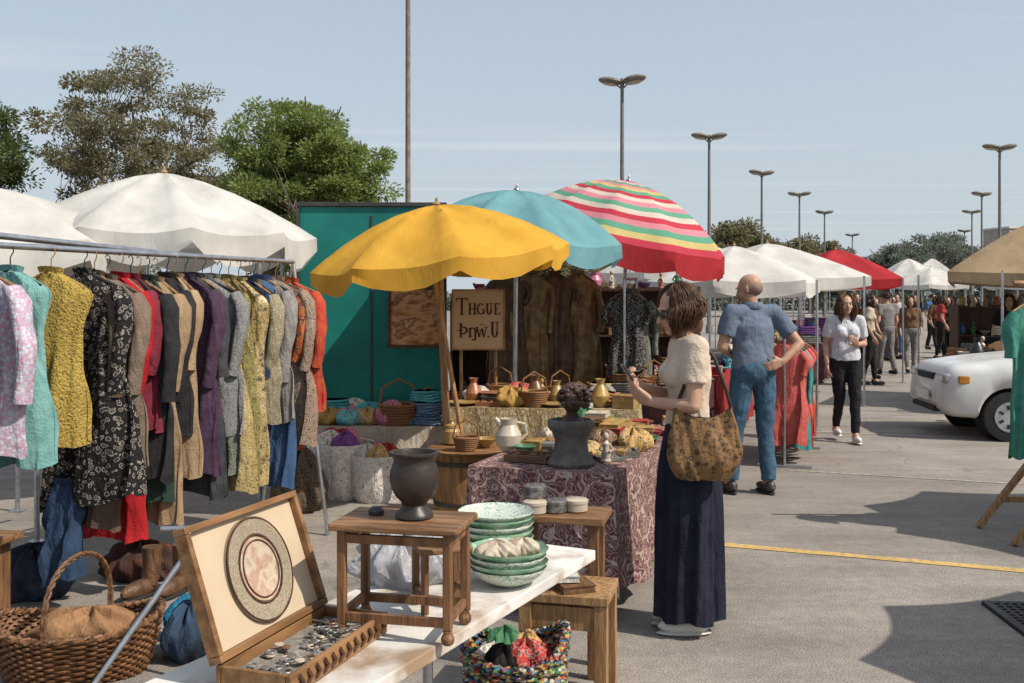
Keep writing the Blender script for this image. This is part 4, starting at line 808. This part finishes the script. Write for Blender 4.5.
    if botkind=='trousers':
        b=MB(); b.ell(V((0,-.01,.95)),Vector((.168+m,.122+m*.5,.125))*S,18,12)
        for h,k,a in((hL,kL,aL),(hR,kR,aR)):
            b.cap(h,.098*S,k,.066*S); b.cap(k,.066*S,k.lerp(a,.96),(.06 if not fem else .044)*S,f1=True)
        fuse(b,'trousers',bottom,root,max(vox,.009)*S,4,.026)
    elif botkind=='skirt':
        b=MB(); q=7
        def f(a,v):
            th=a*6.2832; z=(1.04*(1-v)+hemz*v); w_=.13+.038*math.sin(min(1,v*3.2)*math.pi/2)+.012*v; d_=.098+.04*math.sin(min(1,v*3)*math.pi/2)+.03*v
            fo=(.011*math.sin(q*th+2.5*math.sin(2*v)+1)+.007*math.sin(13*th+1+4*v)+.004*math.sin(23*th+6*v))*min(1,v*2.5)
            return (math.cos(th)*(w_+fo)*S,(math.sin(th)*(d_+fo)+.005-.01*v)*S,(z+.008*math.sin(5*th)*v)*S)
        b.grid(f,120,36,True); mk(b,'skirt',bottom,root,ang=180)
    for a in(aL,aR):
        s_=MB(); s_.ell(a+Vector((0,.055,-.045))*S,Vector((.044,.135,.038))*S,14,9); s_.ell(a+Vector((0,-.02,-.03))*S,Vector((.042,.05,.05))*S)
        fuse(s_,'shoe',shoe or BLACK,root,.009,2)
        s2=MB(); zz=max(-a.z+.012,-.08*S); s2.ell(a+Vector((0,.055*S,zz)),Vector((.047*S,.138*S,.014)),16,6); mk(s2,'sole',WHITE if shoe in(None,WHITE) else BLACK,root)
    if hair:
        hb=MB(); q=random.Random(int(H*1000)+int(loc[0]*10))
        if hairlen==0:
            he(hb,(0,-.032,-.004),(.0785,.078,.064)); fuse(hb,'hair',hair,root,.006,2,.004,DTH)
        else:
            he(hb,(0,-.022,.036),(.079,.093,.083))
            if hairlen>.08:
                he(hb,(0,-.045,-.04),(.074,.062,.085))
                if locks>300: he(hb,(0,-.05,-.08),(.078,.06,.07))
            for i in range(locks):
                if i%7==0: cph=q.uniform(0,6.283); cw=q.uniform(0,6); cf=q.uniform(5,8); ca=wave*q.uniform(.7,1.5)
                ph=cph+q.gauss(0,.1)
                fx,fy=math.cos(ph),math.sin(ph)
                if fy>.45: fx=math.copysign(max(abs(fx),.75),fx); fy=.62
                pts=[]; wv_=cw+q.gauss(0,.35); wf=cf; LL=hairlen*q.uniform(.55,1.12); n0=8; n1=10; off=q.uniform(-.002,.02); sw=q.uniform(-.2,.2); a0=q.uniform(60,88)
                for j in range(n0):
                    al=rad(a0-a0*j/(n0-1)); tw=sw*j/(n0-1); cx,sy_=fx*math.cos(tw)-fy*math.sin(tw),fx*math.sin(tw)+fy*math.cos(tw)
                    wob=.003*math.sin(j*1.7+wv_)
                    x=cx*math.cos(al)*(.08+off+wob);y=sy_*math.cos(al)*(.092+off+wob)-.022;z=.036+math.sin(al)*(.082+off)
                    pts.append(hp(x,y,z))
                base=pts[-1]; D=M@Vector((fx,fy,0))
                amp=ca
                for j in range(1,n1+1):
                    tt=j/n1; w_=amp*math.sin(tt*wf+wv_)*S*min(1,tt*3); pu=.03*math.sin(min(1,tt*1.3)*math.pi)
                    pts.append(base+Vector((D.x*(pu-.02*tt)*S+w_,(D.y*(pu-.02*tt)-.012*tt)*S+amp*math.cos(tt*wf+wv_)*S*min(1,tt*3),-LL*tt*S)))
                m_=len(pts); rr_=[lr*S*(1.1-abs(2*j/(m_-1)-1)**3) for j in range(m_)]
                hb.tube(pts,rr_,4)
            mk(hb,'hair',hair,root,ang=180)
    if glasses:
        for s in(-1,1):
            mb=MB(); he(mb,(s*.034,.1,.004),(.03,.008,.023),16,8); mk(mb,'sunglass_lens',mat('lens',(.02,.015,.012),rough=.08,spec=.8),root)
        mb=MB(); mb.tube([hp(-.06,.095,.014),hp(-.083,.03,.01),hp(-.085,-.01,.0)],.004*S,6); mb.tube([hp(.06,.095,.014),hp(.083,.03,.01),hp(.085,-.01,.0)],.004*S,6); mb.tube([hp(-.008,.106,.01),hp(.008,.106,.01)],.003*S,6); mk(mb,'sunglass_frame',BLACK,root)
    return root
HB=mat('hair_brown',(.05,.025,.014),(.16,.085,.045),scale=30,rough=.55,spec=.25,lo=.35,hi=.75); HD=mat('hair_dark',(.03,.018,.012),(.06,.035,.02),scale=60,rough=.5,spec=.3); HG=mat('hair_grey',(.26,.17,.13),(.2,.13,.1),scale=80,rough=.7)
NAVY=fab('navy_skirt',(.014,.016,.03),(.022,.025,.042),scale=10)
wx,wy=.86,4.86; wr=rad(92)
person((wx,wy),wr,'woman in cream top and navy skirt with sunglasses, holding a phone',H=1.69,
    P=dict(eL=(-.2,.02,1.12),wL=(-.11,.2,1.13),eR=(.2,.03,1.12),wR=(.05,.22,1.19),head=(0,.055,1.57),kL=(-.062,.01,.5),kR=(.062,.01,.5),aL=(-.07,-.02,.09),aR=(.07,-.02,.09),hip=.07),top=fab('cream_top',(.6,.5,.4),(.52,.42,.33),scale=8,wrink=.35),bottom=NAVY,botkind='skirt',hair=HB,hairlen=.15,shoe=WHITE,sleeve=.62,
    hl=((.3,.7,.45),(.6,-.1,.6)),hr=((-.35,.6,.4),(-.6,-.3,.5)),curlL=40,curlR=45,headrot=(-16,14),glasses=True,vox=.0062,topname='blouse',wave=.009,waist=1.0,hemz=.075,locks=1300,lr=.0021)
def wl(x,y,z):
    return Vector((wx+x*math.cos(wr)-y*math.sin(wr),wy+x*math.sin(wr)+y*math.cos(wr),z))
mb=MB(); mb.box((0,0,0),(.07,.009,.145)); mk(mb,'mobile_phone',mat('phone',(.02,.02,.022),rough=.15,spec=.6),None,label='black mobile phone held by the woman',cat='phone',loc=wl(-.03,.29,1.24),rot=(rad(-35),0,wr),bevel=.004,smooth=False)
BG=pf('leopard',[(.22,.125,.058),(.24,.14,.065),(.05,.03,.018),(.26,.155,.078),(.06,.035,.02)],34,rough=.6,wrink=.3)
bc=wl(-.2,-.03,0); br=E('shoulder_bag',(bc.x,bc.y,.95),rad(-4),"brown leopard print shoulder bag hanging from the woman's arm",'bag')
mb=MB()
def fb_(a,v):
    th=a*6.2832; w_=.185*(1-.3*v**1.6)*(.6+.4*math.sin(min(1,v*2.4)*math.pi/2)); d_=.06*(1-.8*v**2.2)*(.5+.5*math.sin(min(1,v*3)*math.pi/2))+.006
    fo=.006*math.sin(5*th+4*v)+.004*math.sin(9*th-7*v)+.003*math.sin(17*th+11*v)
    return (math.copysign(abs(math.cos(th))**.8,math.cos(th))*(w_+fo),math.sin(th)*(d_+fo*1.4),-.18+.32*v+.03*math.cos(2*th)*v*v)
mb.grid(fb_,72,26,True); mb.lathe([(.6,.0),(.001,-.006)],24,sx=.185,sy=.034,c=(0,0,-.177),caps=False); mk(mb,'bag_body',BG,br,ang=80)
LS=mat('strap_leather',(.03,.02,.015),rough=.5)
for s in(-1,1):
    mb=MB(); mb.tube([(s*.13,.0,.15),(s*.1+.005,.01,.24),(s*.045+.01,.03,.385),(.0,.06,.465)],[.009]*4,8,flat=.5); mk(mb,'strap',LS,br)
PB=fab('polo_blue',(.15,.19,.255),(.125,.16,.22),scale=10,wrink=.3)
JN=fab('jeans',(.065,.13,.2),(.045,.09,.145),scale=25)
person((2.0,8.25),rad(14),'bald man in grey-blue polo and jeans, hand on hip',H=1.83,fem=False,slim=.005,
   P=dict(kL=(-.12,.05,.5),kR=(.1,.0,.5),aL=(-.17,.04,.09),aR=(.11,-.04,.09),eR=(.34,-.09,1.15),wR=(.17,-.14,1.02),eL=(-.25,.02,1.13),wL=(-.1,.16,1.05),head=(-.012,.045,1.575),lean=.01,sh=.18),
   skin=SKIN2,top=PB,bottom=JN,hair=HG,hairlen=0,shoe=DMETAL,sleeve=.68,hr=((-.8,-.05,-.25),(0,1,0)),hl=((.8,.3,0),(0,-1,0)),headrot=(-14,42),vox=.008,baggy=.01,topname='polo_shirt',waist=.96)
WT=fab('white_tee',(.58,.58,.61),(.48,.5,.55),scale=8); LEG=fab('leggings',(.015,.015,.018),(.025,.025,.028))
person((3.77,11.25),rad(176),'young woman in white top and black leggings, walking',H=1.67,
   P=dict(kL=(-.08,.1,.5),aL=(-.07,.16,.1),kR=(.07,.0,.5),aR=(.06,-.2,.14),eL=(-.22,-.05,1.12),wL=(-.1,.12,1.12),eR=(.21,-.06,1.12),wR=(.22,.04,.9)),top=WT,bottom=LEG,hair=HB,hairlen=.32,shoe=WHITE,sleeve=.7,vox=.009,topname='t_shirt',wave=.007,baggy=.02,waist=.93,
   hl=((.5,.5,.5),(.5,-.5,.5)),curlL=45,locks=400,lr=.004)
FP=[((7.15,20),200,'brown','black','person in brown top walking between stalls',1.66,True),((8.6,21.5),170,'brown','grey','person in brown top browsing stalls',1.66,True),((7.9,21.0),20,'grey','grey','person in grey top browsing stalls',1.75,False),
    ((11.8,27),185,'black','black','person in dark dress walking along the market',1.66,True),((10.6,27.4),160,'white','blue','person in white shirt and jeans walking',1.74,False),((8.9,24.3),10,'terracotta','brown','person in terracotta top by a stall',1.65,True),
    ((6.6,18.4),250,'cream','black','person in cream jacket at a stall',1.7,True),((12.5,29.3),190,'brown','black','person in brown top walking',1.68,True),((13.1,31),200,'blue','black','person in blue shirt walking',1.75,False),((12.2,36),0,'white','black','person in white top walking away',1.68,True),((.35,11.2),150,'brown','black','stall keeper in brown top behind goods',1.7,True),
    ((9.7,25.6),30,'grey','blue','person in grey top with jeans by a stall',1.72,False),((11.0,30),200,'cream','grey','person in cream top strolling',1.66,True),((10.6,31),170,'black','brown','person in black jacket strolling',1.78,False),((7.7,15.4),150,'black','black','person in black top under the beige canopy',1.68,True),((9.0,17.4),200,'grey','black','person in grey jacket behind the car',1.74,False),((11.2,26),260,'red','black','person in dark red jacket by a stall',1.7,True),((13.4,29),240,'ochre','brown','person in ochre coat near a stall',1.68,True),((15.2,40),180,'white','blue','person in white top in the distance',1.7,True),((16.6,41),160,'black','grey','person in black top in the distance',1.75,False),
    ((10.1,26.5),210,'cream','brown','person in cream coat among the stalls',1.68,True),((8.3,22.8),190,'ochre','grey','person in ochre cardigan at the stalls',1.64,True),((9.9,28.6),175,'black','blue','person in black top with jeans strolling',1.76,False),((12.0,33),180,'grey','black','person in grey top strolling',1.7,True)]
for i,(l,rz,a,b,lb,H,fm) in enumerate(FP):
    sd_=(-1)**i
    person(l,rad(rz),lb,H=H,fem=fm,P=dict(kL=(-.09,.06*sd_,.5),aL=(-.09,.1*sd_,.1),kR=(.09,-.02*sd_,.5),aR=(.09,-.14*sd_,.11),wL=(-.2,.12,.95),wR=(.22,.08,.9)),top=gmat(a,'cloth'),bottom=gmat(b,'cloth'),hair=[HD,HB][i%2],hairlen=.2 if fm else .03,shoe=BLACK,vox=.016,sleeve=[.6,1.6][i%2],group='shoppers along the market street',locks=70,lr=.009)
# ------------------------------------------------------------ car
def car(loc,rz,label):
    r=E('parked_car',(loc[0],loc[1],0),rz,label,'car')
    L=4.0
    CP=mat('car_white',(.6,.6,.58),(.55,.55,.53),scale=3,rough=.25,spec=.5)
    def itp(x,T):
        for (a,b),(c,d) in zip(T,T[1:]):
            if x<=c: t=(x-a)/(c-a); return b+(d-b)*t
        return T[-1][1]
    topz=[(0,.7),(.03,.79),(.12,.85),(.6,.92),(1.2,.98),(3.4,.98),(3.85,.93),(3.96,.8),(4.0,.6)]
    botz=[(0,.34),(.1,.25),(.6,.22),(3.4,.22),(3.9,.27),(4.0,.36)]
    wid=[(0,.62),(.04,.7),(.15,.76),(.4,.8),(.8,.82),(3.2,.82),(3.7,.78),(3.92,.68),(4.0,.6)]
    mb=MB(); NX=60;NR=40
    def f(a,v):
        x=v*L; th=a*6.2832; t_,b_,w_=itp(x,topz),itp(x,botz),itp(x,wid); zc=(t_+b_)/2;h=(t_-b_)/2
        c_,s_=math.cos(th),math.sin(th); e=.3
        z=zc+h*math.copysign(abs(s_)**e,s_); wy_=w_*(1-.1*max(0,(z-.62)/.4))+.014*math.exp(-((z-.66)/.03)**2)+.012*math.exp(-((z-.42)/.025)**2)
        return (x-L/2-.03*math.exp(-((z-.45)/.12)**2)*(x<.3),math.copysign(abs(c_)**e,c_)*wy_,z)
    mb.grid(f,NR,NX,True)
    mb.add([f(i/NR,0) for i in range(NR)],[tuple(range(NR))]); mb.add([f(i/NR,1) for i in range(NR)],[tuple(range(NR))[::-1]])
    body=mk(mb,'body',[CP],r,ang=50)
    bm=bmesh.new(); bm.from_mesh(body.data); bmesh.ops.remove_doubles(bm,verts=bm.verts,dist=.0005); bmesh.ops.recalc_face_normals(bm,faces=bm.faces); bm.to_mesh(body.data); bm.free()
    for wx_ in(.68,3.15):
        for s in(-1,1):
            cm=MB(); cm.tube([(wx_-L/2,s*.6,.28),(wx_-L/2,s*1.0,.28)],.33,32); co_=mk(cm,'cutter',BLACK,r)
            bpy.context.view_layer.update()
            bo=body.modifiers.new('b','BOOLEAN'); bo.object=co_; bo.operation='DIFFERENCE'; bo.solver='EXACT'
            dg=bpy.context.evaluated_depsgraph_get(); dg.update(); me=bpy.data.meshes.new_from_object(body.evaluated_get(dg)); body.modifiers.clear(); body.data=me; bpy.data.objects.remove(co_)
            lm=MB(); lm.tube([(wx_-L/2,s*.59,.28),(wx_-L/2,s*.61,.28)],.325,28); mk(lm,'wheel_arch',BLACK,r)
            wm=E('wheel',(wx_-L/2,s*.71,.28),0); wm.parent=r
            tm=MB(); tm.tube([(0,-.09,0),(0,-.085,0),(0,.085,0),(0,.09,0)],[.24,.28,.28,.24],32); mk(tm,'tyre',BLACK,wm,ang=30)
            rm=MB(); rm.tube([(0,s*.07,0),(0,s*.095,0)],[.18,.17],28); mk(rm,'rim',METAL,wm)
            hm=MB()
            for k in range(7):
                a=k*.898; hm.box((.11*math.cos(a),s*.1,.11*math.sin(a)),(.05,.01,.03),ry=-a)
            mk(hm,'hub_slot',BLACK,wm,smooth=False)
    gl=mat('car_glass',(.03,.035,.04),rough=.05,spec=.8)
    cab=[(1.25,.95),(1.85,1.35),(2.2,1.4),(3.1,1.38),(3.8,.98)]
    mb=MB()
    def g_(a,v):
        x=1.28+2.5*v; th=a*math.pi; t_=itp(x,cab); b_=.93
        c_,s_=math.cos(th),math.sin(th); z=b_+(t_-b_)*abs(s_)**.45; wy_=.75-.2*(z-b_)/.48
        return (x-L/2,math.copysign(abs(c_)**.4,c_)*wy_,z)
    mb.grid(g_,24,28); mk(mb,'windows',gl,r,ang=50)
    mb=MB(); mb.grid(lambda a,v:(1.88+1.25*v-L/2,(a-.5)*1.14,itp(1.88+1.25*v,cab)+.008-.03*(2*a-1)**4),8,10); mk(mb,'roof',CP,r,solid=.02)
    for s in(-1,1):
        for (x0,z0,x1,z1) in((1.25,.96,1.88,1.36),(2.5,.96,2.45,1.36),(3.82,.97,3.12,1.36)):
            mb=MB(); mb.bar((x0-L/2,s*.755,z0),(x1-L/2,s*.58,z1),.05,.03); mk(mb,'pillar',CP,r,smooth=False)
        mb=MB(); mb.box((.06-L/2,s*.56,.7),(.14,.26,.11)); mk(mb,'headlight',mat('lamp_glass',(.35,.35,.35),(.2,.2,.22),rough=.1,spec=.8),r,bevel=.03)
        mb=MB(); mb.box((.2-L/2,s*.745,.69),(.12,.04,.09)); mk(mb,'indicator',mat('amber',(.5,.2,.03),rough=.2),r,bevel=.01)
        mb=MB(); mb.ell((1.42-L/2,s*.86,1.02),(.06,.09,.06)); mk(mb,'wing_mirror',CP,r)
        mb=MB(); mb.ell((3.92-L/2,s*.58,.75),(.06,.12,.09)); mk(mb,'tail_light',RF,r)
        mb=MB(); mb.box((2.2-L/2,s*.825,.78),(.14,.02,.025)); mk(mb,'door_handle',BLACK,r)
        mb=MB(); mb.box((1.95-L/2,s*.815,.45),(1.7,.03,.05)); mk(mb,'side_trim',BLACK,r,smooth=False)
    mb=MB(); mb.box((.0-L/2,0,.7),(.05,.62,.08)); mb.box((.0-L/2,0,.33),(.09,.9,.06)); mk(mb,'grille',BLACK,r,smooth=False,bevel=.01)
    mb=MB(); mb.box((-.05-L/2,0,.47),(.015,.5,.11)); mk(mb,'number_plate',WHITE,r,smooth=False)
    mb=MB(); mb.box((0,0,.24),(1.7,1.6,.03)); mk(mb,'side_skirt',BLACK,r,smooth=False)
    return r
car((7.0,11.8),rad(-7),'white hatchback parked facing the market aisle')
# ------------------------------------------------------------ wooden stand with green cloth
sw=E('wooden_stand',(3.75,6.75,0),0,'wooden trestle clothes stand with crossed legs','stand')
for y in(-.25,.25):
    for a,b in(((-.47,0),(.35,1.05)),((.6,0),(-.02,.75))):
        mb=MB(); mb.bar((a[0],y,a[1]+.01),(b[0],y+.03*(a[0]>0),b[1]),.05,.035); mk(mb,'leg',WOODL,sw,smooth=False,bevel=.003)
    mb=MB(); mb.bar((-.31,y+.02,.2),(.45,y+.02,.2),.03,.04); mk(mb,'rail',WOODL,sw,smooth=False)
for x in(.12,.9):
    mb=MB(); mb.tube([(x,0,.0),(x,0,1.72)],.02,8); mk(mb,'upright',WOODL,sw)
mb=MB(); mb.tube([(-.35,0,1.72),(1.1,0,1.72)],.018,8); mk(mb,'rail',WOODL,sw)
for i,x in enumerate((-.2,.1,.45)):
    garment('hanging_garment',(3.75+x,6.75-.02*i,1.6),rad(8+40*i),1.05,.2,[fab('g_sea',(.07,.26,.2),(.05,.19,.15)),MC['g_red'],MC['g_tan']][i],.3,1.1,seed=90+i,label=['sea green coat','red coat','tan coat'][i]+' hanging on the wooden stand',group='clothes on the wooden stand')
# ------------------------------------------------------------ street lamps
def lamp(x,y,h,rz):
    r=E('street_lamp',(x,y,0),rz,'tall grey street lamp with double saucer head' ,'street lamp','street lamps around the car park')
    mb=MB(); mb.lathe([(.16,0),(.16,.3),(.1,.4),(.075,h*.6),(.06,h-.1)],12); mk(mb,'post',GREYM,r)
    mb=MB()
    for s in(-1,1):
        Mx=Euler((0,rad(-9)*s,0)).to_matrix(); mb.ell((s*.42,0,h+.06),(.42,.38,.13),20,8,Mx); mb.tube([(0,0,h-.25),(s*.3,0,h)],.03,6)
    mb.lathe([(.06,-.2),(.1,.0),(.05,.12)],10,c=(0,0,h)); mk(mb,'lamp_head',mat('lamp_head',(.22,.19,.16),(.14,.13,.11),rough=.5),r)
    for s in(-1,1):
        mb=MB(); mb.ell((s*.42,0,h-.05),(.28,.25,.05),14,6,Euler((0,rad(-9)*s,0)).to_matrix()); mk(mb,'lamp_glass',mat('lglass',(.5,.44,.34),rough=.3),r)
for i,(x,y) in enumerate([(3.76,34),(9.05,45.7),(14.8,59),(20.5,71),(27,86),(40,117),(24,49),(33.5,71),(39.5,85.5),(50,110),(56,125),(-22,60),(-12,90)]): lamp(x,y,9.0,rad(10*((i*7)%5-2)))
tp=E('utility_pole',(-2.09,20,0),0,'tall slim rust brown pole behind the stalls','pole')
mb=MB(); mb.lathe([(.065,0),(.055,3),(.045,10.5)],12); mk(mb,'post',mat('rust_pole',(.26,.2,.16),(.17,.13,.1)),tp); mb=MB(); mb.lathe([(.14,0),(.14,.03),(.09,.05)],12,caps=False); mk(mb,'base_plate',DMETAL,tp)
# ------------------------------------------------------------ trees
def leafmesh(name,C,size,m,root,seed):
    rng=np.random.default_rng(seed); n=len(C)
    a=rng.normal(size=(n,3)); a/=np.linalg.norm(a,axis=1)[:,None]; b=rng.normal(size=(n,3)); b-=a*(a*b).sum(1)[:,None]; b/=np.linalg.norm(b,axis=1)[:,None]
    s=(size*rng.uniform(.6,1.3,n))[:,None]
    v=np.stack([C-a*s,C+b*s*.5,C+a*s,C-b*s*.5],1).reshape(-1,3)
    me=bpy.data.meshes.new(name); me.vertices.add(4*n); me.vertices.foreach_set('co',v.ravel()); me.loops.add(4*n); me.loops.foreach_set('vertex_index',np.arange(4*n)); me.polygons.add(n); me.polygons.foreach_set('loop_start',np.arange(0,4*n,4)); me.update(calc_edges=True); me.validate()
    me.materials.append(m); o=bpy.data.objects.new(name,me); COL.objects.link(o); o.parent=root; return o
def leafmat(name,c1,c2,c3):
    m=bpy.data.materials.new(name); m.use_nodes=True; N=m.node_tree.nodes; L=m.node_tree.links; b=N['Principled BSDF']; g=N.new('ShaderNodeNewGeometry'); r=N.new('ShaderNodeValToRGB'); e=r.color_ramp.elements; e[0].color=(*c1,1); e[1].color=(*c3,1); k=e.new(.5); k.color=(*c2,1)
    L.new(g.outputs['Random Per Island'],r.inputs[0]); L.new(r.outputs[0],b.inputs['Base Color']); b.inputs['Roughness'].default_value=.6
    t=N.new('ShaderNodeBsdfTranslucent'); L.new(r.outputs[0],t.inputs[0]); ms=N.new('ShaderNodeMixShader'); ms.inputs[0].default_value=.45; L.new(b.outputs[0],ms.inputs[1]); L.new(t.outputs[0],ms.inputs[2]); L.new(ms.outputs[0],N['Material Output'].inputs[0]); return m
BARK=mat('bark',(.2,.155,.12),(.12,.09,.07),scale=6,st=(4,4,1),rough=.9,bump=.4,bscale=10)
LM1=leafmat('leaf_olive',(.15,.135,.065),(.19,.175,.09),(.24,.21,.12)); LM2=leafmat('leaf_green',(.15,.2,.05),(.2,.26,.065),(.25,.3,.09)); LM3=leafmat('leaf_far_hazed',(.13,.155,.12),(.16,.185,.145),(.19,.21,.165)); LM4=leafmat('leaf_dark',(.06,.09,.025),(.1,.14,.04),(.14,.17,.055))  # LM3: distance haze put into the leaf colour, lighter and greyer
def tree(x,y,h,cw,tb,ncl,lpc,ls,m,label,seed,sig=.33,tr=.18,inner=.3):
    q=random.Random(seed); rng=np.random.default_rng(seed)
    r=E('tree',(x,y,0),0,label,'tree'); tk=MB()
    top=Vector((q.uniform(-.3,.3),q.uniform(-.3,.3),h*.8)); pts=[Vector((0,0,0)).lerp(top,t)+Vector((q.uniform(-1,1),q.uniform(-1,1),0))*.12*(0<t<1) for t in(0,.2,.4,.6,.8,1)]
    tk.tube(pts,[tr*1.3,tr,tr*.8,tr*.55,tr*.35,tr*.15],10); mk(tk,'trunk',BARK,r)
    lm=MB(); cen=[]; mains=[]
    for i in range(11):
        a=i*2.4+q.uniform(-.4,.4); t0=q.uniform(.25,.75); p0=Vector((0,0,0)).lerp(top,t0); el=q.uniform(.1,1.1)
        e=Vector((math.cos(a)*cw*.45*math.cos(el),math.sin(a)*cw*.45*math.cos(el),min(h*.95,p0.z+(h-tb)*.55*math.sin(el)+.5)))
        mid=p0.lerp(e,.5)+Vector((q.uniform(-.2,.2),0,.25)); lm.tube([p0,mid,e],[tr*.45,tr*.28,tr*.1],7); mains.append((p0,mid,e))
    for i in range(ncl):
        while 1:
            d=Vector((q.uniform(-1,1),q.uniform(-1,1),q.uniform(-1,1)))
            if inner<d.length<1: break
        d=d*(.7+.3*q.random()) ; cz=(h+tb)/2
        lob=1+.16*math.sin(3*math.atan2(d.y,d.x)+seed)+.11*math.sin(5*d.z+seed*2)
        c=Vector((d.x*cw/2*lob,d.y*cw/2*lob,cz+d.z*(h-tb)/2*(1-.05*lob)))
        mn=min(mains,key=lambda M_:(M_[2]-c).length); s=mn[1].lerp(mn[2],q.uniform(.2,1))
        lm.tube([s,s.lerp(c,.6)+Vector((0,0,.1)),c],[tr*.09,tr*.05,tr*.02],5,caps=False); cen.append(c)
    mk(lm,'limbs',BARK,r)
    cen=np.array([tuple(c) for c in cen]); dd=rng.normal(size=(ncl*lpc,3)); dd/=np.linalg.norm(dd,axis=1)[:,None]; dd*=(rng.uniform(0,1,ncl*lpc)**.6)[:,None]*1.7
    C=np.repeat(cen,lpc,0)+dd*np.array([sig,sig,sig*.62])*rng.uniform(.6,1.3,(ncl,1)).repeat(lpc,0)
    leafmesh('crown',C,ls,m,r,seed)
tree(-9.4,25,8.1,5.2,2.6,170,210,.045,LM1,'tall airy olive tree with sparse crown behind the stalls',1,.24,.15)
tree(-4.9,23,6.4,4.2,1.8,250,420,.045,LM2,'bushy bright green tree behind the stalls',2,.24,.14,.0)
tree(-13.8,24,7.6,4.6,2,150,330,.05,LM4,'dark green tree at the edge of the car park',3,.28)
tree(-7.4,31,6.4,5.0,1.8,170,240,.055,LM1,'olive tree behind the stalls',4,.34,.14)
for i,(x,y,h,cw,l) in enumerate([(19,85,8.5,8,0),(26.5,88,7.5,9,0),(46,112,9,11,1),(52,118,10,10,1),(38,100,7,10,1),(60,120,9,12,1),(12,90,6,10,1),(4,85,6,10,0),(68,125,10,12,1),(33,105,7,9,1)]):
    tree(x,y,h,cw,1.5,100,200,.15,[LM1,LM3][l],'distant tree at the far edge of the car park',20+i,.6,.22)
rng=np.random.default_rng(9); n=60000; X=rng.uniform(-120,160,n); C=np.stack([X,130+rng.normal(size=n)*2,rng.uniform(0,1,n)*(4+1.6*np.sin(X*.21)+1.1*np.sin(X*.53+1)+.6*np.sin(X*1.7))],1)
hd=leafmesh('hedgerow',C,.36,LM3,None,5); hd['kind']='stuff'; hd['label']='far dark hedgerow beyond the car park'; hd['category']='hedge'
bl=E('far_building',(64,128,0),.2,'pale beige block building beyond the trees','building')
mb=MB(); mb.box((0,0,5.2),(4,5,10.4)); mb.box((5,0,4),(6,5,8)); mk(mb,'wall',mat('stucco',(.46,.4,.33),(.42,.36,.3)),bl,smooth=False)
for i in range(3):
    for j in range(3):
        mb=MB(); mb.box((-1.2+1.2*i,-2.52,3+2.4*j),(.6,.06,1.1)); mk(mb,'window',mat('far_glass',(.12,.13,.14)),bl,smooth=False)
mb=MB(); mb.box((0,0,10.5),(4.3,5.3,.25)); mb.box((5.1,0,8.1),(6.2,5.3,.2)); mk(mb,'parapet',WHITE,bl,smooth=False)
print('done',len(bpy.data.objects))
